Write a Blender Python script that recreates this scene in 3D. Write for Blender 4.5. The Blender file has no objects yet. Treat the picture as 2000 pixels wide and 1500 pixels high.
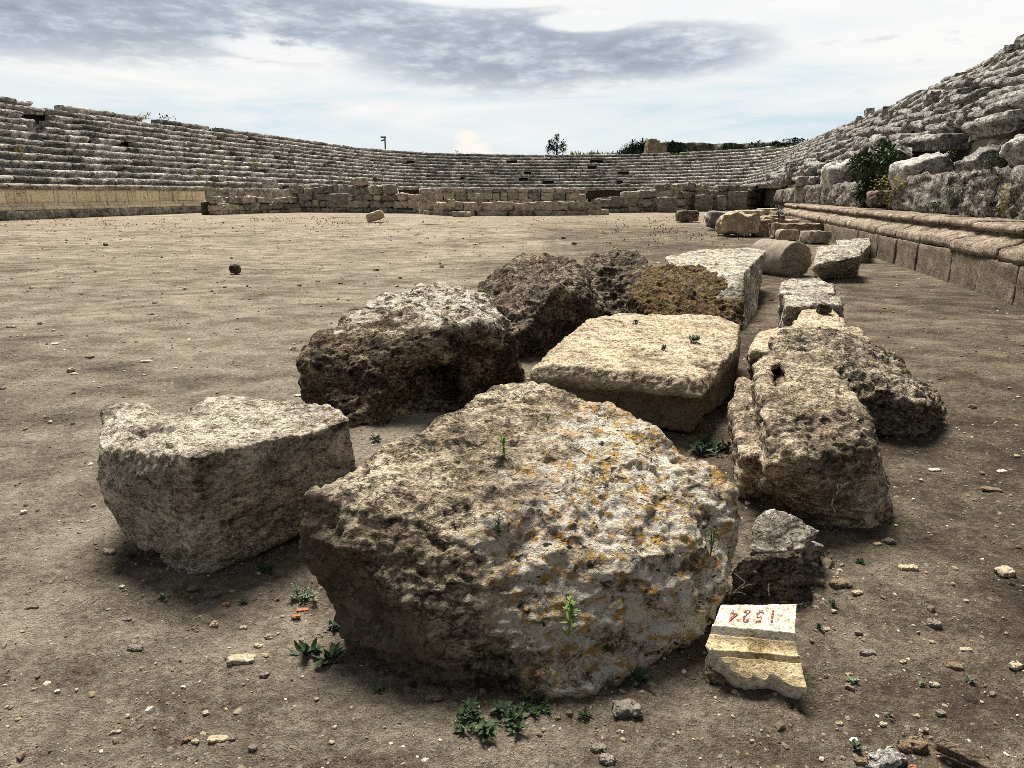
import bpy, bmesh, math, random
import numpy as np
from mathutils import Vector
random.seed(7)
RS = np.random.RandomState(11)
sc = bpy.context.scene
COL = sc.collection
PI = math.pi

# ------------------------------------------------------------------ camera
F_PX, HOR, CAM_H = 1444.0, 378.0, 1.5
PITCH = math.atan((750 - HOR) / F_PX)
SP, CP = math.sin(PITCH), math.cos(PITCH)
cam = bpy.data.cameras.new("camera"); camo = bpy.data.objects.new("camera", cam); COL.objects.link(camo)
camo.location = (0, 0, CAM_H); camo.rotation_euler = (PI / 2 - PITCH, 0, 0)
cam.sensor_width = 36; cam.lens = F_PX / 2000 * 36; cam.clip_start = .05; cam.clip_end = 6000
sc.camera = camo

def ray(x, y):
    a = (x - 1000) / F_PX; b = (750 - y) / F_PX
    return np.array([a, CP + b * SP, -SP + b * CP])
def P(x, y, z=0.0):                      # point at height z seen in the photo at x, y
    d = ray(x, y); t = (z - CAM_H) / d[2]
    return np.array([d[0] * t, d[1] * t, z])
def PY(x, y, Y):                         # point at forward distance Y
    d = ray(x, y); t = Y / d[1]
    return np.array([d[0] * t, Y, CAM_H + d[2] * t])
def GY(x, y, z=0.0): return P(x, y, z)[1]

# stadium frame: v along the axis, u across, semicircle centred at v = VC
AX, AY, U0, VC = .218, .976, -13.7, 88.0
def W(u, v, z=0.0):
    u = np.asarray(u, float); v = np.asarray(v, float); z = np.asarray(z, float) + 0 * u
    return np.stack([AX * v + AY * (u + U0), AY * v - AX * (u + U0), z], -1)
def PU(x, y, u):                         # point on the upright plane u = const
    d = ray(x, y); n = np.array([AY, -AX, 0]); t = (u + U0) / d.dot(n)
    return np.array([0, 0, CAM_H]) + d * t
R0 = 23.0
S_ARC0, S_ARC1 = VC, VC + PI * R0
def track(s, R):
    s = np.asarray(s, float); R = np.asarray(R, float) + 0 * s
    th = np.clip((s - VC) / R0, 0, PI)
    u = R * np.cos(th)
    v = np.where(s < VC, s, np.where(s < S_ARC1, VC + R * np.sin(th), VC - (s - S_ARC1)))
    return u, v
GROUND_FAR = .2
def ground_z(x, y):
    d = np.hypot(x, y)
    t = np.clip((d - 18) / 26, 0, 1)
    return GROUND_FAR * t * t * (3 - 2 * t)

# ------------------------------------------------------------------ noise
_perm = RS.permutation(256); _perm = np.concatenate([_perm, _perm, _perm])
_g = RS.normal(size=(256, 3)); _g /= np.linalg.norm(_g, axis=1)[:, None]
def _hash(i, j, k): return _perm[(_perm[(_perm[i & 255] + j) & 255] + k) & 255]
def perlin(p):
    i = np.floor(p).astype(int); f = p - i; w = f * f * f * (f * (f * 6 - 15) + 10)
    r = 0
    for a in (0, 1):
        wa = w[:, 0] if a else 1 - w[:, 0]
        for b in (0, 1):
            wb = w[:, 1] if b else 1 - w[:, 1]
            for c in (0, 1):
                wc = w[:, 2] if c else 1 - w[:, 2]
                g = _g[_hash(i[:, 0] + a, i[:, 1] + b, i[:, 2] + c)]
                r = r + wa * wb * wc * ((f - np.array([a, b, c])) * g).sum(1)
    return r * 1.5
def fbm(p, oct=4, gain=.5, ridged=False):
    r = 0; a = 1.0; q = p.copy()
    for o in range(oct):
        n = perlin(q + 17.3 * o)
        if ridged: n = 1 - 2.2 * np.abs(n)
        r = r + a * n; a *= gain; q = q * 2.03
    return r
_jit = RS.rand(256, 3)
def worley(p):
    i = np.floor(p).astype(int); best = np.full(len(p), 9.0); bid = np.zeros(len(p))
    for a in (-1, 0, 1):
        for b in (-1, 0, 1):
            for c in (-1, 0, 1):
                h = _hash(i[:, 0] + a, i[:, 1] + b, i[:, 2] + c)
                q = i + np.array([a, b, c]) + _jit[h]
                d = np.linalg.norm(p - q, axis=1)
                m = d < best; best = np.where(m, d, best); bid = np.where(m, h, bid)
    return best, bid / 255.0

_fdir = RS.normal(size=(256, 3)); _fdir /= np.linalg.norm(_fdir, axis=1)[:, None]
def facets(p):
    """every cell of a scattered pattern tilts its own way: chipped, fractured planes"""
    i = np.floor(p).astype(int); best = np.full(len(p), 9.0); out = np.zeros(len(p))
    for a in (-1, 0, 1):
        for b in (-1, 0, 1):
            for c in (-1, 0, 1):
                h = _hash(i[:, 0] + a, i[:, 1] + b, i[:, 2] + c)
                rel = p - (i + np.array([a, b, c]) + _jit[h]); d = np.linalg.norm(rel, axis=1); m = d < best
                best = np.where(m, d, best); out = np.where(m, (rel * _fdir[h]).sum(1) + .35 * (_jit[h][:, 0] - .5), out)
    return out
BASES = []
# ------------------------------------------------------------------ objects
def tag(o, label=None, cat=None, group=None, kind=None):
    if label: o["label"] = label
    if cat: o["category"] = cat
    if group: o["group"] = group
    if kind: o["kind"] = kind
    return o
def empty(name, loc, label=None, cat=None, group=None):
    o = bpy.data.objects.new(name, None); COL.objects.link(o); o.location = tuple(loc); o.empty_display_size = .1
    return tag(o, label, cat, group)
def mesh_obj(name, verts, faces, mat, parent=None, smooth=True, origin=None):
    verts = np.asarray(verts, float)
    if origin is None and parent is None:
        origin = np.array([verts[:, 0].mean(), verts[:, 1].mean(), verts[:, 2].min()])
    if parent is not None: origin = np.array(parent_world(parent))
    me = bpy.data.meshes.new(name)
    me.from_pydata((verts - origin).tolist(), [], faces if isinstance(faces, list) else faces.tolist())
    if smooth: me.polygons.foreach_set("use_smooth", np.ones(len(me.polygons), bool))
    me.materials.append(mat)
    o = bpy.data.objects.new(name, me); COL.objects.link(o)
    if parent is None: o.location = tuple(origin)
    else: o.parent = parent
    return o
def parent_world(p):
    l = np.array(p.location)
    if p.parent: l = l + parent_world(p.parent)
    return l
class MB:
    def __init__(s): s.v = []; s.f = []; s.n = 0
    def add(s, v, f):
        v = np.asarray(v, float); s.v.append(v); k = s.n
        s.f += [tuple(int(i) + k for i in q) for q in f]; s.n += len(v)
    def obj(s, name, mat, parent=None, smooth=True, origin=None):
        return mesh_obj(name, np.concatenate(s.v), s.f, mat, parent, smooth, origin)

# ------------------------------------------------------------------ materials
class NT:
    def __init__(s, tree): s.t = tree; s.N = tree.nodes; s.L = tree.links
    def n(s, typ, **kw):
        o = s.N.new(typ)
        for k, v in kw.items(): setattr(o, k, v)
        return o
    def put(s, sock, v):
        if hasattr(v, "is_linked") or hasattr(v, "links"): s.L.new(v, sock)
        else: sock.default_value = v
    def math(s, op, a, b=None, c=None, clamp=False):
        o = s.n("ShaderNodeMath", operation=op); o.use_clamp = clamp
        s.put(o.inputs[0], a)
        if b is not None: s.put(o.inputs[1], b)
        if c is not None: s.put(o.inputs[2], c)
        return o.outputs[0]
    def step(s, x, lo, hi):
        o = s.n("ShaderNodeMapRange", interpolation_type="SMOOTHSTEP")
        s.put(o.inputs[0], x); o.inputs[1].default_value = lo; o.inputs[2].default_value = hi
        return o.outputs[0]
    def mix(s, f, a, b, mode="MIX"):
        o = s.n("ShaderNodeMix", data_type="RGBA", blend_type=mode)
        s.put(o.inputs[0], f); s.put(o.inputs[6], a); s.put(o.inputs[7], b)
        return o.outputs[2]
    def noise(s, vec, scale, detail=6, rough=.6, dist=0.0):
        o = s.n("ShaderNodeTexNoise"); s.L.new(vec, o.inputs["Vector"])
        o.inputs["Scale"].default_value = scale; o.inputs["Detail"].default_value = detail
        o.inputs["Roughness"].default_value = rough; o.inputs["Distortion"].default_value = dist
        return o.outputs[0]
    def voro(s, vec, scale, feature="F1"):
        o = s.n("ShaderNodeTexVoronoi", feature=feature); s.L.new(vec, o.inputs["Vector"]); o.inputs["Scale"].default_value = scale
        return o
    def ramp(s, x, stops):
        o = s.n("ShaderNodeValToRGB"); e = o.color_ramp.elements
        while len(e) < len(stops): e.new(.5)
        for k, (p, c) in enumerate(stops): e[k].position = p; e[k].color = c
        s.L.new(x, o.inputs[0]); return o.outputs[0]
    def scalev(s, vec, sc3):
        o = s.n("ShaderNodeMapping"); s.L.new(vec, o.inputs[0]); o.inputs[3].default_value = sc3; return o.outputs[0]
def C(r, g, b): return (r, g, b, 1)
def new_mat(name):
    m = bpy.data.materials.new(name); m.use_nodes = True; m.node_tree.nodes.clear()
    t = NT(m.node_tree); out = t.n("ShaderNodeOutputMaterial"); b = t.n("ShaderNodeBsdfPrincipled")
    t.L.new(b.outputs[0], out.inputs[0]); b.inputs["Roughness"].default_value = .92; b.inputs["Specular IOR Level"].default_value = .15
    return m, t, b
def stone_mat(name, light, mid, dark, sc=1.0, ochre=0.0, white=0.0, black=0.0, lo=.36, hi=.62, bump=.6, island=0.0,
              pit=.5, ochre_c=C(.36, .20, .035), warp=(1, 1, 1.6), region=None, streak=0.0, soil=None, crust_shade=.85):
    m, t, b = new_mat(name)
    tc = t.n("ShaderNodeTexCoord"); v = t.scalev(tc.outputs["Object"], warp)
    if island:
        g = t.n("ShaderNodeNewGeometry"); add = t.n("ShaderNodeVectorMath", operation="ADD"); t.L.new(v, add.inputs[0])
        cx = t.n("ShaderNodeCombineXYZ"); k = t.math("MULTIPLY", g.outputs["Random Per Island"], 37.0)
        for i in range(3): t.L.new(k, cx.inputs[i])
        t.L.new(cx.outputs[0], add.inputs[1]); v = add.outputs[0]
    n1 = t.noise(v, 2.6 * sc, 9, .66, .4)
    n2 = t.noise(v, 17 * sc, 8, .7)
    n3 = t.noise(v, 75 * sc, 5, .7)
    x = t.math("ADD", t.math("MULTIPLY", n1, .50), t.math("ADD", t.math("MULTIPLY", n2, .38), t.math("MULTIPLY", n3, .12)))
    lo, hi = lo + .045, hi - .022
    col = t.ramp(x, [(lo, dark), ((lo + hi) / 2, mid), (hi, light)])
    # dark crust in ragged blotches and hair cracks, crevice shade painted into the colour
    if crust_shade:
        nb = t.noise(v, 9.0 * sc, 10, .74, .25)
        blot = t.step(nb, .565, .605)
        nc = t.noise(t.scalev(v, (1, 1, 1.3)), 4.2 * sc, 8, .62, .35)
        crack = t.math("MULTIPLY", t.step(t.math("ABSOLUTE", t.math("SUBTRACT", nc, .5)), .013, .003), t.step(n1, .40, .52))
        cr = t.math("MULTIPLY", t.math("MAXIMUM", blot, crack), crust_shade, clamp=True)
        col = t.mix(cr, col, t.mix(1.0, col, C(.13, .12, .11), "MULTIPLY"))
    else: cr = None
    if streak:
        sv = t.scalev(tc.outputs["Object"], (3.5, 3.5, .5))
        col = t.mix(t.math("MULTIPLY", t.step(t.noise(sv, 1.3, 6, .65), .5, .66), streak), col, dark)
    # speckle of pores and grains
    grain = t.step(n3, .36, .60)
    col = t.mix(.62, col, t.mix(grain, t.mix(1.0, col, C(.38, .36, .33), "MULTIPLY"), t.mix(1.0, col, C(1.35, 1.33, 1.30), "MULTIPLY")))
    nw = t.n("ShaderNodeTexNoise"); t.L.new(v, nw.inputs["Vector"]); nw.inputs["Scale"].default_value = 22 * sc; nw.inputs["Detail"].default_value = 3
    ws = t.n("ShaderNodeVectorMath", operation="SCALE"); t.L.new(nw.outputs[1], ws.inputs[0]); ws.inputs[3].default_value = .05 / sc
    wa = t.n("ShaderNodeVectorMath", operation="ADD"); t.L.new(v, wa.inputs[0]); t.L.new(ws.outputs[0], wa.inputs[1])
    vo2 = t.voro(wa.outputs[0], 26 * sc)
    spp = t.n("ShaderNodeSeparateColor"); t.L.new(vo2.outputs["Color"], spp.inputs[0])
    pore = t.step(t.math("SUBTRACT", t.math("MULTIPLY", spp.outputs[0], .62), vo2.outputs["Distance"]), .0, .14)
    col = t.mix(t.math("MULTIPLY", pore, min(1.0, .9 * pit)), col, t.mix(1.0, col, C(.16, .145, .13), "MULTIPLY"))
    if region:      # (axis vector, lo, hi): lichen grows on one part of the stone only
        ax, rl, rh = region
        dp = t.n("ShaderNodeVectorMath", operation="DOT_PRODUCT"); t.L.new(tc.outputs["Object"], dp.inputs[0]); dp.inputs[1].default_value = ax
        q = t.math("ADD", dp.outputs["Value"], t.math("MULTIPLY", t.math("SUBTRACT", n1, .5), 1.1))
        reg = t.step(q, rl, rh)
    else: reg = None
    def amt(a, mask):
        k = t.math("MULTIPLY", mask, min(1.0, a * 1.2))
        return t.math("MULTIPLY", k, reg) if reg is not None else k
    if white:
        w = t.step(t.noise(v, 7.5 * sc, 10, .76, .3), .54 - .10 * white, .60 - .06 * white)
        col = t.mix(amt(white, w), col, C(.80, .74, .63))
    if ochre:
        w = t.step(t.noise(t.scalev(v, (1.3, 1.1, 1.2)), 13.0 * sc, 8, .75, .3), .60 - .12 * ochre, .65 - .09 * ochre)
        col = t.mix(amt(ochre, w), col, t.mix(n2, ochre_c, C(ochre_c[0] * 1.8, ochre_c[1] * 1.9, ochre_c[2] * 2)))
    if black:
        vd = t.n("ShaderNodeVectorMath", operation="ADD"); t.L.new(v, vd.inputs[0])
        nn = t.n("ShaderNodeTexNoise"); t.L.new(v, nn.inputs["Vector"]); nn.inputs["Scale"].default_value = 14 * sc
        s2 = t.n("ShaderNodeVectorMath", operation="SCALE"); t.L.new(nn.outputs[1], s2.inputs[0]); s2.inputs[3].default_value = .15 / sc
        t.L.new(s2.outputs[0], vd.inputs[1])
        vo = t.voro(vd.outputs[0], 19 * sc)
        size = t.math("MULTIPLY", t.n("ShaderNodeSeparateColor").outputs[0], 1) if False else None
        sep = t.n("ShaderNodeSeparateColor"); t.L.new(vo.outputs["Color"], sep.inputs[0])
        rad = t.math("SUBTRACT", t.math("MULTIPLY", sep.outputs[0], .62), .62 - .48 * black)
        w = t.step(t.math("SUBTRACT", rad, vo.outputs["Distance"]), -.02, .05)
        col = t.mix(t.math("MULTIPLY", w, t.math("ADD", t.math("MULTIPLY", reg, .75), .18) if reg is not None else .93), col, C(.025, .024, .022))
    if soil:        # (axis, lo, hi): earth on the front block's buried part, brown on the step slab's foot
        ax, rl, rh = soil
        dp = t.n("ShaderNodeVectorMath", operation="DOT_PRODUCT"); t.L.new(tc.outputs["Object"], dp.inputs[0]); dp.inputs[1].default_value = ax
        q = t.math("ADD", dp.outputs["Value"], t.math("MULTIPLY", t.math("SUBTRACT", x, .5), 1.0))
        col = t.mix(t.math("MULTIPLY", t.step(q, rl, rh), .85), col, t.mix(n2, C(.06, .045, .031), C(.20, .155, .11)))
    if island:
        f = t.math("ADD", t.math("MULTIPLY", g.outputs["Random Per Island"], island), 1 - island * .55)
        cc = t.n("ShaderNodeCombineColor")
        for i in range(3): t.L.new(f, cc.inputs[i])
        col = t.mix(1.0, col, cc.outputs[0], "MULTIPLY")
    t.L.new(col, b.inputs["Base Color"])
    h = t.math("ADD", t.math("MULTIPLY", n2, 1.5), t.math("SUBTRACT", t.math("MULTIPLY", n3, .8), t.math("MULTIPLY", pore, .9 * pit)))
    if cr is not None: h = t.math("SUBTRACT", h, t.math("MULTIPLY", cr, .7))
    bp = t.n("ShaderNodeBump"); bp.inputs["Strength"].default_value = bump; bp.inputs["Distance"].default_value = .034 / sc
    t.L.new(h, bp.inputs["Height"]); t.L.new(bp.outputs[0], b.inputs["Normal"])
    return m
def plain_mat(name, c0, c1, scale=8, rough=.85, bump=.3, dist=.01):
    m, t, b = new_mat(name); tc = t.n("ShaderNodeTexCoord"); g = t.n("ShaderNodeNewGeometry")
    n = t.noise(tc.outputs["Object"], scale, 6, .65)
    k = t.math("ADD", t.math("MULTIPLY", n, .6), t.math("MULTIPLY", g.outputs["Random Per Island"], .4))
    t.L.new(t.ramp(k, [(.3, c0), (.7, c1)]), b.inputs["Base Color"]); b.inputs["Roughness"].default_value = rough
    bp = t.n("ShaderNodeBump"); bp.inputs["Strength"].default_value = bump; bp.inputs["Distance"].default_value = dist
    t.L.new(n, bp.inputs["Height"]); t.L.new(bp.outputs[0], b.inputs["Normal"])
    return m
def leaf_mat(name, c0, c1):
    m = plain_mat(name, c0, c1, 20, .6, .1); b = [n for n in m.node_tree.nodes if n.type == "BSDF_PRINCIPLED"][0]
    b.inputs["Specular IOR Level"].default_value = .3
    b.inputs["Subsurface Weight"].default_value = 0
    return m

M = {}
M["hero"] = stone_mat("lichened_limestone", C(.74, .645, .49), C(.36, .29, .205), C(.055, .043, .031), 1.0, ochre=.72, white=1.0, black=.66, lo=.37, hi=.60, bump=.9,
                      region=((.86, -.36, .36), .10, .42), soil=((-.90, -.30, -.85), .12, .42), crust_shade=0.9)
M["grey_block"] = stone_mat("speckled_limestone", C(.78, .71, .59), C(.44, .385, .31), C(.09, .078, .062), 1.5, ochre=.10, white=.25, black=.34, lo=.36, hi=.60, bump=.8, crust_shade=0.7)
M["dark_rock"] = stone_mat("dark_conglomerate", C(.52, .42, .30), C(.15, .115, .082), C(.022, .017, .012), 1.5, white=.18, lo=.36, hi=.62, bump=1.0, pit=.9)
M["dark_rock_pale"] = stone_mat("dark_conglomerate_with_pale_crust", C(.55, .44, .30), C(.16, .12, .082), C(.022, .017, .012), 1.3, white=.85, ochre=.3, lo=.36, hi=.62, bump=1.0, pit=.9,
                                region=((.12, .22, 1.0), .50, .72), ochre_c=C(.35, .27, .12))
M["ochre_rock"] = stone_mat("ochre_mossy_conglomerate", C(.40, .31, .20), C(.12, .09, .055), C(.02, .016, .011), 1.6, ochre=.8, lo=.36, hi=.62, bump=1.0, pit=.9, ochre_c=C(.20, .115, .03))
M["pale_slab"] = stone_mat("pale_limestone", C(.72, .61, .45), C(.46, .375, .265), C(.15, .117, .08), 1.2, lo=.34, hi=.58, bump=.7, black=.10, crust_shade=0.6)
M["step_slab"] = stone_mat("pale_limestone_with_brown_foot", C(.72, .61, .45), C(.46, .375, .265), C(.15, .117, .08), 1.2, lo=.34, hi=.58, bump=.7, black=.10, crust_shade=.6, soil=((0, 0, -1), -.36, -.26))  # brown over the lower part of the slab
M["white_slab"] = stone_mat("whitish_limestone", C(.66, .61, .51), C(.36, .325, .27), C(.08, .072, .06), 1.3, lo=.36, hi=.58, bump=.7, white=.3, black=.2)
M["brown_block"] = stone_mat("brown_limestone", C(.72, .60, .44), C(.29, .232, .165), C(.055, .043, .031), 1.3, lo=.36, hi=.60, bump=.8, white=.12)
M["pitted"] = stone_mat("pitted_limestone", C(.66, .56, .42), C(.24, .19, .135), C(.045, .036, .027), 1.8, white=.3, ochre=.15, lo=.38, hi=.60, bump=1.0, pit=1.0)
M["marble"] = stone_mat("marble", C(.80, .76, .66), C(.66, .58, .44), C(.34, .27, .17), 2.2, lo=.34, hi=.56, bump=.35, white=.3, crust_shade=.25)
M["marble_yellow"] = stone_mat("yellowed_marble", C(.74, .62, .40), C(.56, .44, .25), C(.20, .15, .08), 2.4, lo=.34, hi=.56, bump=.35, crust_shade=.25)
M["drum"] = stone_mat("column_granite", C(.40, .34, .28), C(.30, .255, .21), C(.17, .145, .12), 2.2, lo=.34, hi=.62, bump=.3, crust_shade=.5)
M["seat"] = stone_mat("weathered_seat_stone", C(.78, .76, .72), C(.36, .35, .33), C(.045, .041, .037), .6, lo=.38, hi=.58, bump=.8, island=.85, white=.2, black=.3, crust_shade=0.65)
M["seat_ruin"] = stone_mat("weathered_grey_limestone", C(.60, .585, .555), C(.30, .29, .275), C(.05, .046, .042), .6, lo=.36, hi=.58, bump=.9, island=.35, white=.2, black=.22)
M["core"] = stone_mat("rubble_core_stone", C(.16, .14, .11), C(.08, .068, .054), C(.025, .021, .017), 1.0, bump=1.0)
M["podium_r"] = stone_mat("brown_podium_stone", C(.30, .245, .185), C(.175, .14, .105), C(.07, .055, .04), .9, lo=.34, hi=.62, bump=.5, island=.3, streak=.25, crust_shade=.45)
M["podium_mould"] = stone_mat("pale_podium_stone", C(.56, .47, .365), C(.31, .25, .19), C(.09, .072, .055), .9, lo=.36, hi=.60, bump=.8, black=.15, island=.25, crust_shade=0.5)
M["backing"] = stone_mat("craggy_backing_stone", C(.50, .47, .43), C(.22, .20, .175), C(.04, .035, .03), 1.4, lo=.38, hi=.60, bump=1.0, pit=1.0, white=.2, warp=(1, 1, .7))
M["podium_l"] = stone_mat("cream_orthostat_stone", C(.86, .75, .54), C(.74, .62, .43), C(.14, .11, .075), .5, lo=.36, hi=.47, bump=.3, island=.35, streak=.6, black=.12, crust_shade=.22)
M["cornice"] = stone_mat("grey_cornice_stone", C(.52, .49, .43), C(.30, .275, .235), C(.06, .052, .042), .6, lo=.38, hi=.58, bump=.6, island=.3, black=.2, crust_shade=0.5)
M["wall_tan"] = stone_mat("tan_wall_stone", C(.68, .63, .55), C(.38, .345, .29), C(.08, .062, .045), 1.2, lo=.36, hi=.60, bump=.8, island=.4, crust_shade=0.5)
M["wall_grey"] = stone_mat("grey_wall_stone", C(.42, .40, .37), C(.22, .205, .185), C(.06, .054, .046), 1.2, lo=.36, hi=.60, bump=.8, white=.15, crust_shade=0.5)
M["wall_cream"] = stone_mat("cream_wall_stone", C(.82, .75, .62), C(.55, .49, .40), C(.12, .10, .07), 1.2, lo=.36, hi=.60, bump=.6, island=.4, crust_shade=0.4)
M["white_boulder"] = stone_mat("white_limestone", C(.70, .69, .66), C(.40, .39, .37), C(.09, .085, .078), 1.0, lo=.36, hi=.56, bump=.7, white=.4, black=.15)
M["pebble_pale"] = stone_mat("pale_pebble_stone", C(.60, .51, .385), C(.44, .36, .26), C(.20, .155, .11), 6, lo=.3, hi=.6, bump=.5, crust_shade=.45)
M["pebble_grey"] = stone_mat("grey_pebble_stone", C(.32, .29, .26), C(.20, .175, .15), C(.08, .07, .06), 6, lo=.3, hi=.6, bump=.5, crust_shade=.45)
M["pebble_brown"] = stone_mat("brown_pebble_stone", C(.30, .225, .15), C(.18, .135, .09), C(.07, .05, .035), 6, lo=.3, hi=.6, bump=.5, crust_shade=.45)
M["terracotta"] = stone_mat("terracotta_shard", C(.48, .24, .13), C(.38, .18, .10), C(.22, .11, .07), 6, lo=.3, hi=.6, bump=.4, crust_shade=.45)
M["paint_red"] = plain_mat("worn_red_paint", C(.22, .04, .035), C(.30, .065, .055), 90, .7)
def worn_paint(m):
    t = NT(m.node_tree); b = [n for n in t.N if n.type == "BSDF_PRINCIPLED"][0]; tc = t.n("ShaderNodeTexCoord")
    t.L.new(t.ramp(t.noise(tc.outputs["Object"], 110, 5, .7), [(.44, C(.24, .045, .04)), (.54, C(.34, .10, .085)), (.60, C(.66, .58, .48))]), b.inputs["Base Color"])
worn_paint(M["paint_red"])
M["chalk"] = plain_mat("white_scratch", C(.42, .38, .33), C(.75, .70, .62), 60, .9)
M["wood"] = stone_mat("weathered_wood", C(.30, .24, .18), C(.16, .12, .085), C(.03, .022, .016), 4, lo=.36, hi=.6, bump=.8, warp=(.25, 2.2, 2.2))
M["leaf"] = leaf_mat("weed_leaf", C(.020, .040, .015), C(.055, .088, .034))
M["leaf_bright"] = leaf_mat("bright_leaf", C(.09, .15, .025), C(.20, .27, .05))
M["leaf_dry"] = leaf_mat("dry_leaf", C(.22, .17, .03), C(.38, .32, .06))
M["leaf_grey"] = leaf_mat("grey_green_leaf", C(.09, .12, .07), C(.20, .24, .15))
M["leaf_dark"] = leaf_mat("fig_leaf", C(.010, .026, .008), C(.05, .085, .022))
M["flower"] = leaf_mat("yellow_flower", C(.42, .29, .015), C(.60, .44, .03))
M["stem"] = plain_mat("stem_bark", C(.06, .045, .03), C(.12, .09, .06), 12)
M["tree_far"] = leaf_mat("tree_foliage", C(.008, .022, .008), C(.035, .06, .018))
M["hill_tree"] = leaf_mat("pine_foliage", C(.012, .03, .022), C(.03, .055, .04))  # leaf colour leans blue as painted distance haze
M["grass"] = leaf_mat("grass_blade", C(.06, .085, .03), C(.13, .16, .07))
M["metal"] = plain_mat("dark_painted_metal", C(.05, .05, .055), C(.08, .08, .085), 6, .5)
M["tower"] = stone_mat("tower_masonry", C(.36, .31, .24), C(.22, .185, .14), C(.08, .066, .05), .35, lo=.36, hi=.6, bump=.9, crust_shade=.45)
M["hillrock"] = None

# ------------------------------------------------------------------ solids
def rough_block(size, n=6, rnd=.25, amp=.06, seed=0, freq=1.7, taper=0.0):
    """rounded irregular block centred on x, y with its bottom at z = 0"""
    g = np.linspace(-1, 1, n + 1); vs = {}; verts = []; faces = []
    def vid(p):
        k = tuple(np.round(p, 5))
        if k not in vs: vs[k] = len(verts); verts.append(p)
        return vs[k]
    for ax in range(3):
        for sgn in (-1, 1):
            for i in range(n):
                for j in range(n):
                    q = []
                    for (a, b) in ((i, j), (i + 1, j), (i + 1, j + 1), (i, j + 1)):
                        p = [0, 0, 0]; p[ax] = sgn; p[(ax + 1) % 3] = g[a]; p[(ax + 2) % 3] = g[b]; q.append(vid(np.array(p)))
                    faces.append(tuple(q if sgn > 0 else q[::-1]))
    v = np.array(verts); L = np.linalg.norm(v, axis=1)[:, None]
    sph = v / L * 1.22
    v = v * (1 - rnd) + sph * rnd
    s = np.array(size) / 2
    w = v * s
    if taper: w[:, :2] *= (1 - taper * v[:, 2:3])
    m = min(size)
    off = np.array([seed * 3.7 + .3, seed * 1.3 + .1, seed * 2.9 + .7])
    q = w / m * freq + off
    d = np.stack([fbm(q, 3), fbm(q + 31, 3), fbm(q + 67, 3)], -1) * m * amp * 2
    w = w + d; w[:, 2] -= w[:, 2].min()
    return w, faces
def rotz(v, a):
    c, s = math.cos(a), math.sin(a); r = v.copy(); r[:, 0] = v[:, 0] * c - v[:, 1] * s; r[:, 1] = v[:, 0] * s + v[:, 1] * c; return r
def rotx(v, a):
    c, s = math.cos(a), math.sin(a); r = v.copy(); r[:, 1] = v[:, 1] * c - v[:, 2] * s; r[:, 2] = v[:, 1] * s + v[:, 2] * c; return r
def roty(v, a):
    c, s = math.cos(a), math.sin(a); r = v.copy(); r[:, 0] = v[:, 0] * c + v[:, 2] * s; r[:, 2] = -v[:, 0] * s + v[:, 2] * c; return r

def hull_mesh(pts):
    bm = bmesh.new()
    for p in pts: bm.verts.new(tuple(p))
    r = bmesh.ops.convex_hull(bm, input=bm.verts)
    junk = [e for e in set(r["geom_interior"]) | set(r["geom_unused"]) if isinstance(e, bmesh.types.BMVert)]
    if junk: bmesh.ops.delete(bm, geom=junk, context="VERTS")
    bmesh.ops.recalc_face_normals(bm, faces=bm.faces)
    return bm
def carve(hulls, cuts, vox):
    objs = []
    bm = bmesh.new()
    for h in hulls:
        b = hull_mesh(h); tmp = bpy.data.meshes.new("t"); b.to_mesh(tmp); b.free(); bm.from_mesh(tmp); bpy.data.meshes.remove(tmp)
    me = bpy.data.meshes.new("t"); bm.to_mesh(me); bm.free()
    o = bpy.data.objects.new("t", me); COL.objects.link(o); objs.append(o)
    rm = o.modifiers.new("r0", "REMESH"); rm.mode = "VOXEL"; rm.voxel_size = vox
    for c in cuts:
        b = hull_mesh(c); cm = bpy.data.meshes.new("c"); b.to_mesh(cm); b.free()
        co = bpy.data.objects.new("c", cm); COL.objects.link(co); objs.append(co)
        m = o.modifiers.new("b", "BOOLEAN"); m.operation = "DIFFERENCE"; m.object = co; m.solver = "EXACT"
    if cuts:
        rm = o.modifiers.new("r1", "REMESH"); rm.mode = "VOXEL"; rm.voxel_size = vox
    dg = bpy.context.evaluated_depsgraph_get(); dg.update()
    ev = o.evaluated_get(dg); em = ev.to_mesh()
    nv = len(em.vertices); v = np.empty(nv * 3); em.vertices.foreach_get("co", v); v = v.reshape(-1, 3)
    f = [tuple(p.vertices) for p in em.polygons]
    ne = len(em.edges); e = np.empty(ne * 2, int); em.edges.foreach_get("vertices", e); e = e.reshape(-1, 2)
    ev.to_mesh_clear()
    for q in objs:
        d = q.data; bpy.data.objects.remove(q); bpy.data.meshes.remove(d)
    return v, f, e
def lap(v, e, it, k=.5):
    deg = np.bincount(e.ravel(), minlength=len(v)).astype(float)[:, None]; deg[deg == 0] = 1
    for _ in range(it):
        s = np.zeros_like(v)
        for c in range(3):
            s[:, c] = np.bincount(e[:, 0], v[e[:, 1], c], len(v)) + np.bincount(e[:, 1], v[e[:, 0], c], len(v))
        v = v + k * (s / deg - v)
    return v
def normals(v, f):
    fa = np.array(f) if len(set(map(len, f))) == 1 else None
    n = np.zeros_like(v)
    if fa is not None and fa.shape[1] == 4:
        fn = np.cross(v[fa[:, 2]] - v[fa[:, 0]], v[fa[:, 3]] - v[fa[:, 1]])
        for k in range(4):
            for c in range(3): n[:, c] += np.bincount(fa[:, k], fn[:, c], len(v))
    else:
        for q in f:
            fn = np.cross(v[q[2]] - v[q[0]], v[q[-1]] - v[q[1]])
            for i in q: n[i] += fn
    return n / (np.linalg.norm(n, axis=1)[:, None] + 1e-12)
_stone_seed = [0]
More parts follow.
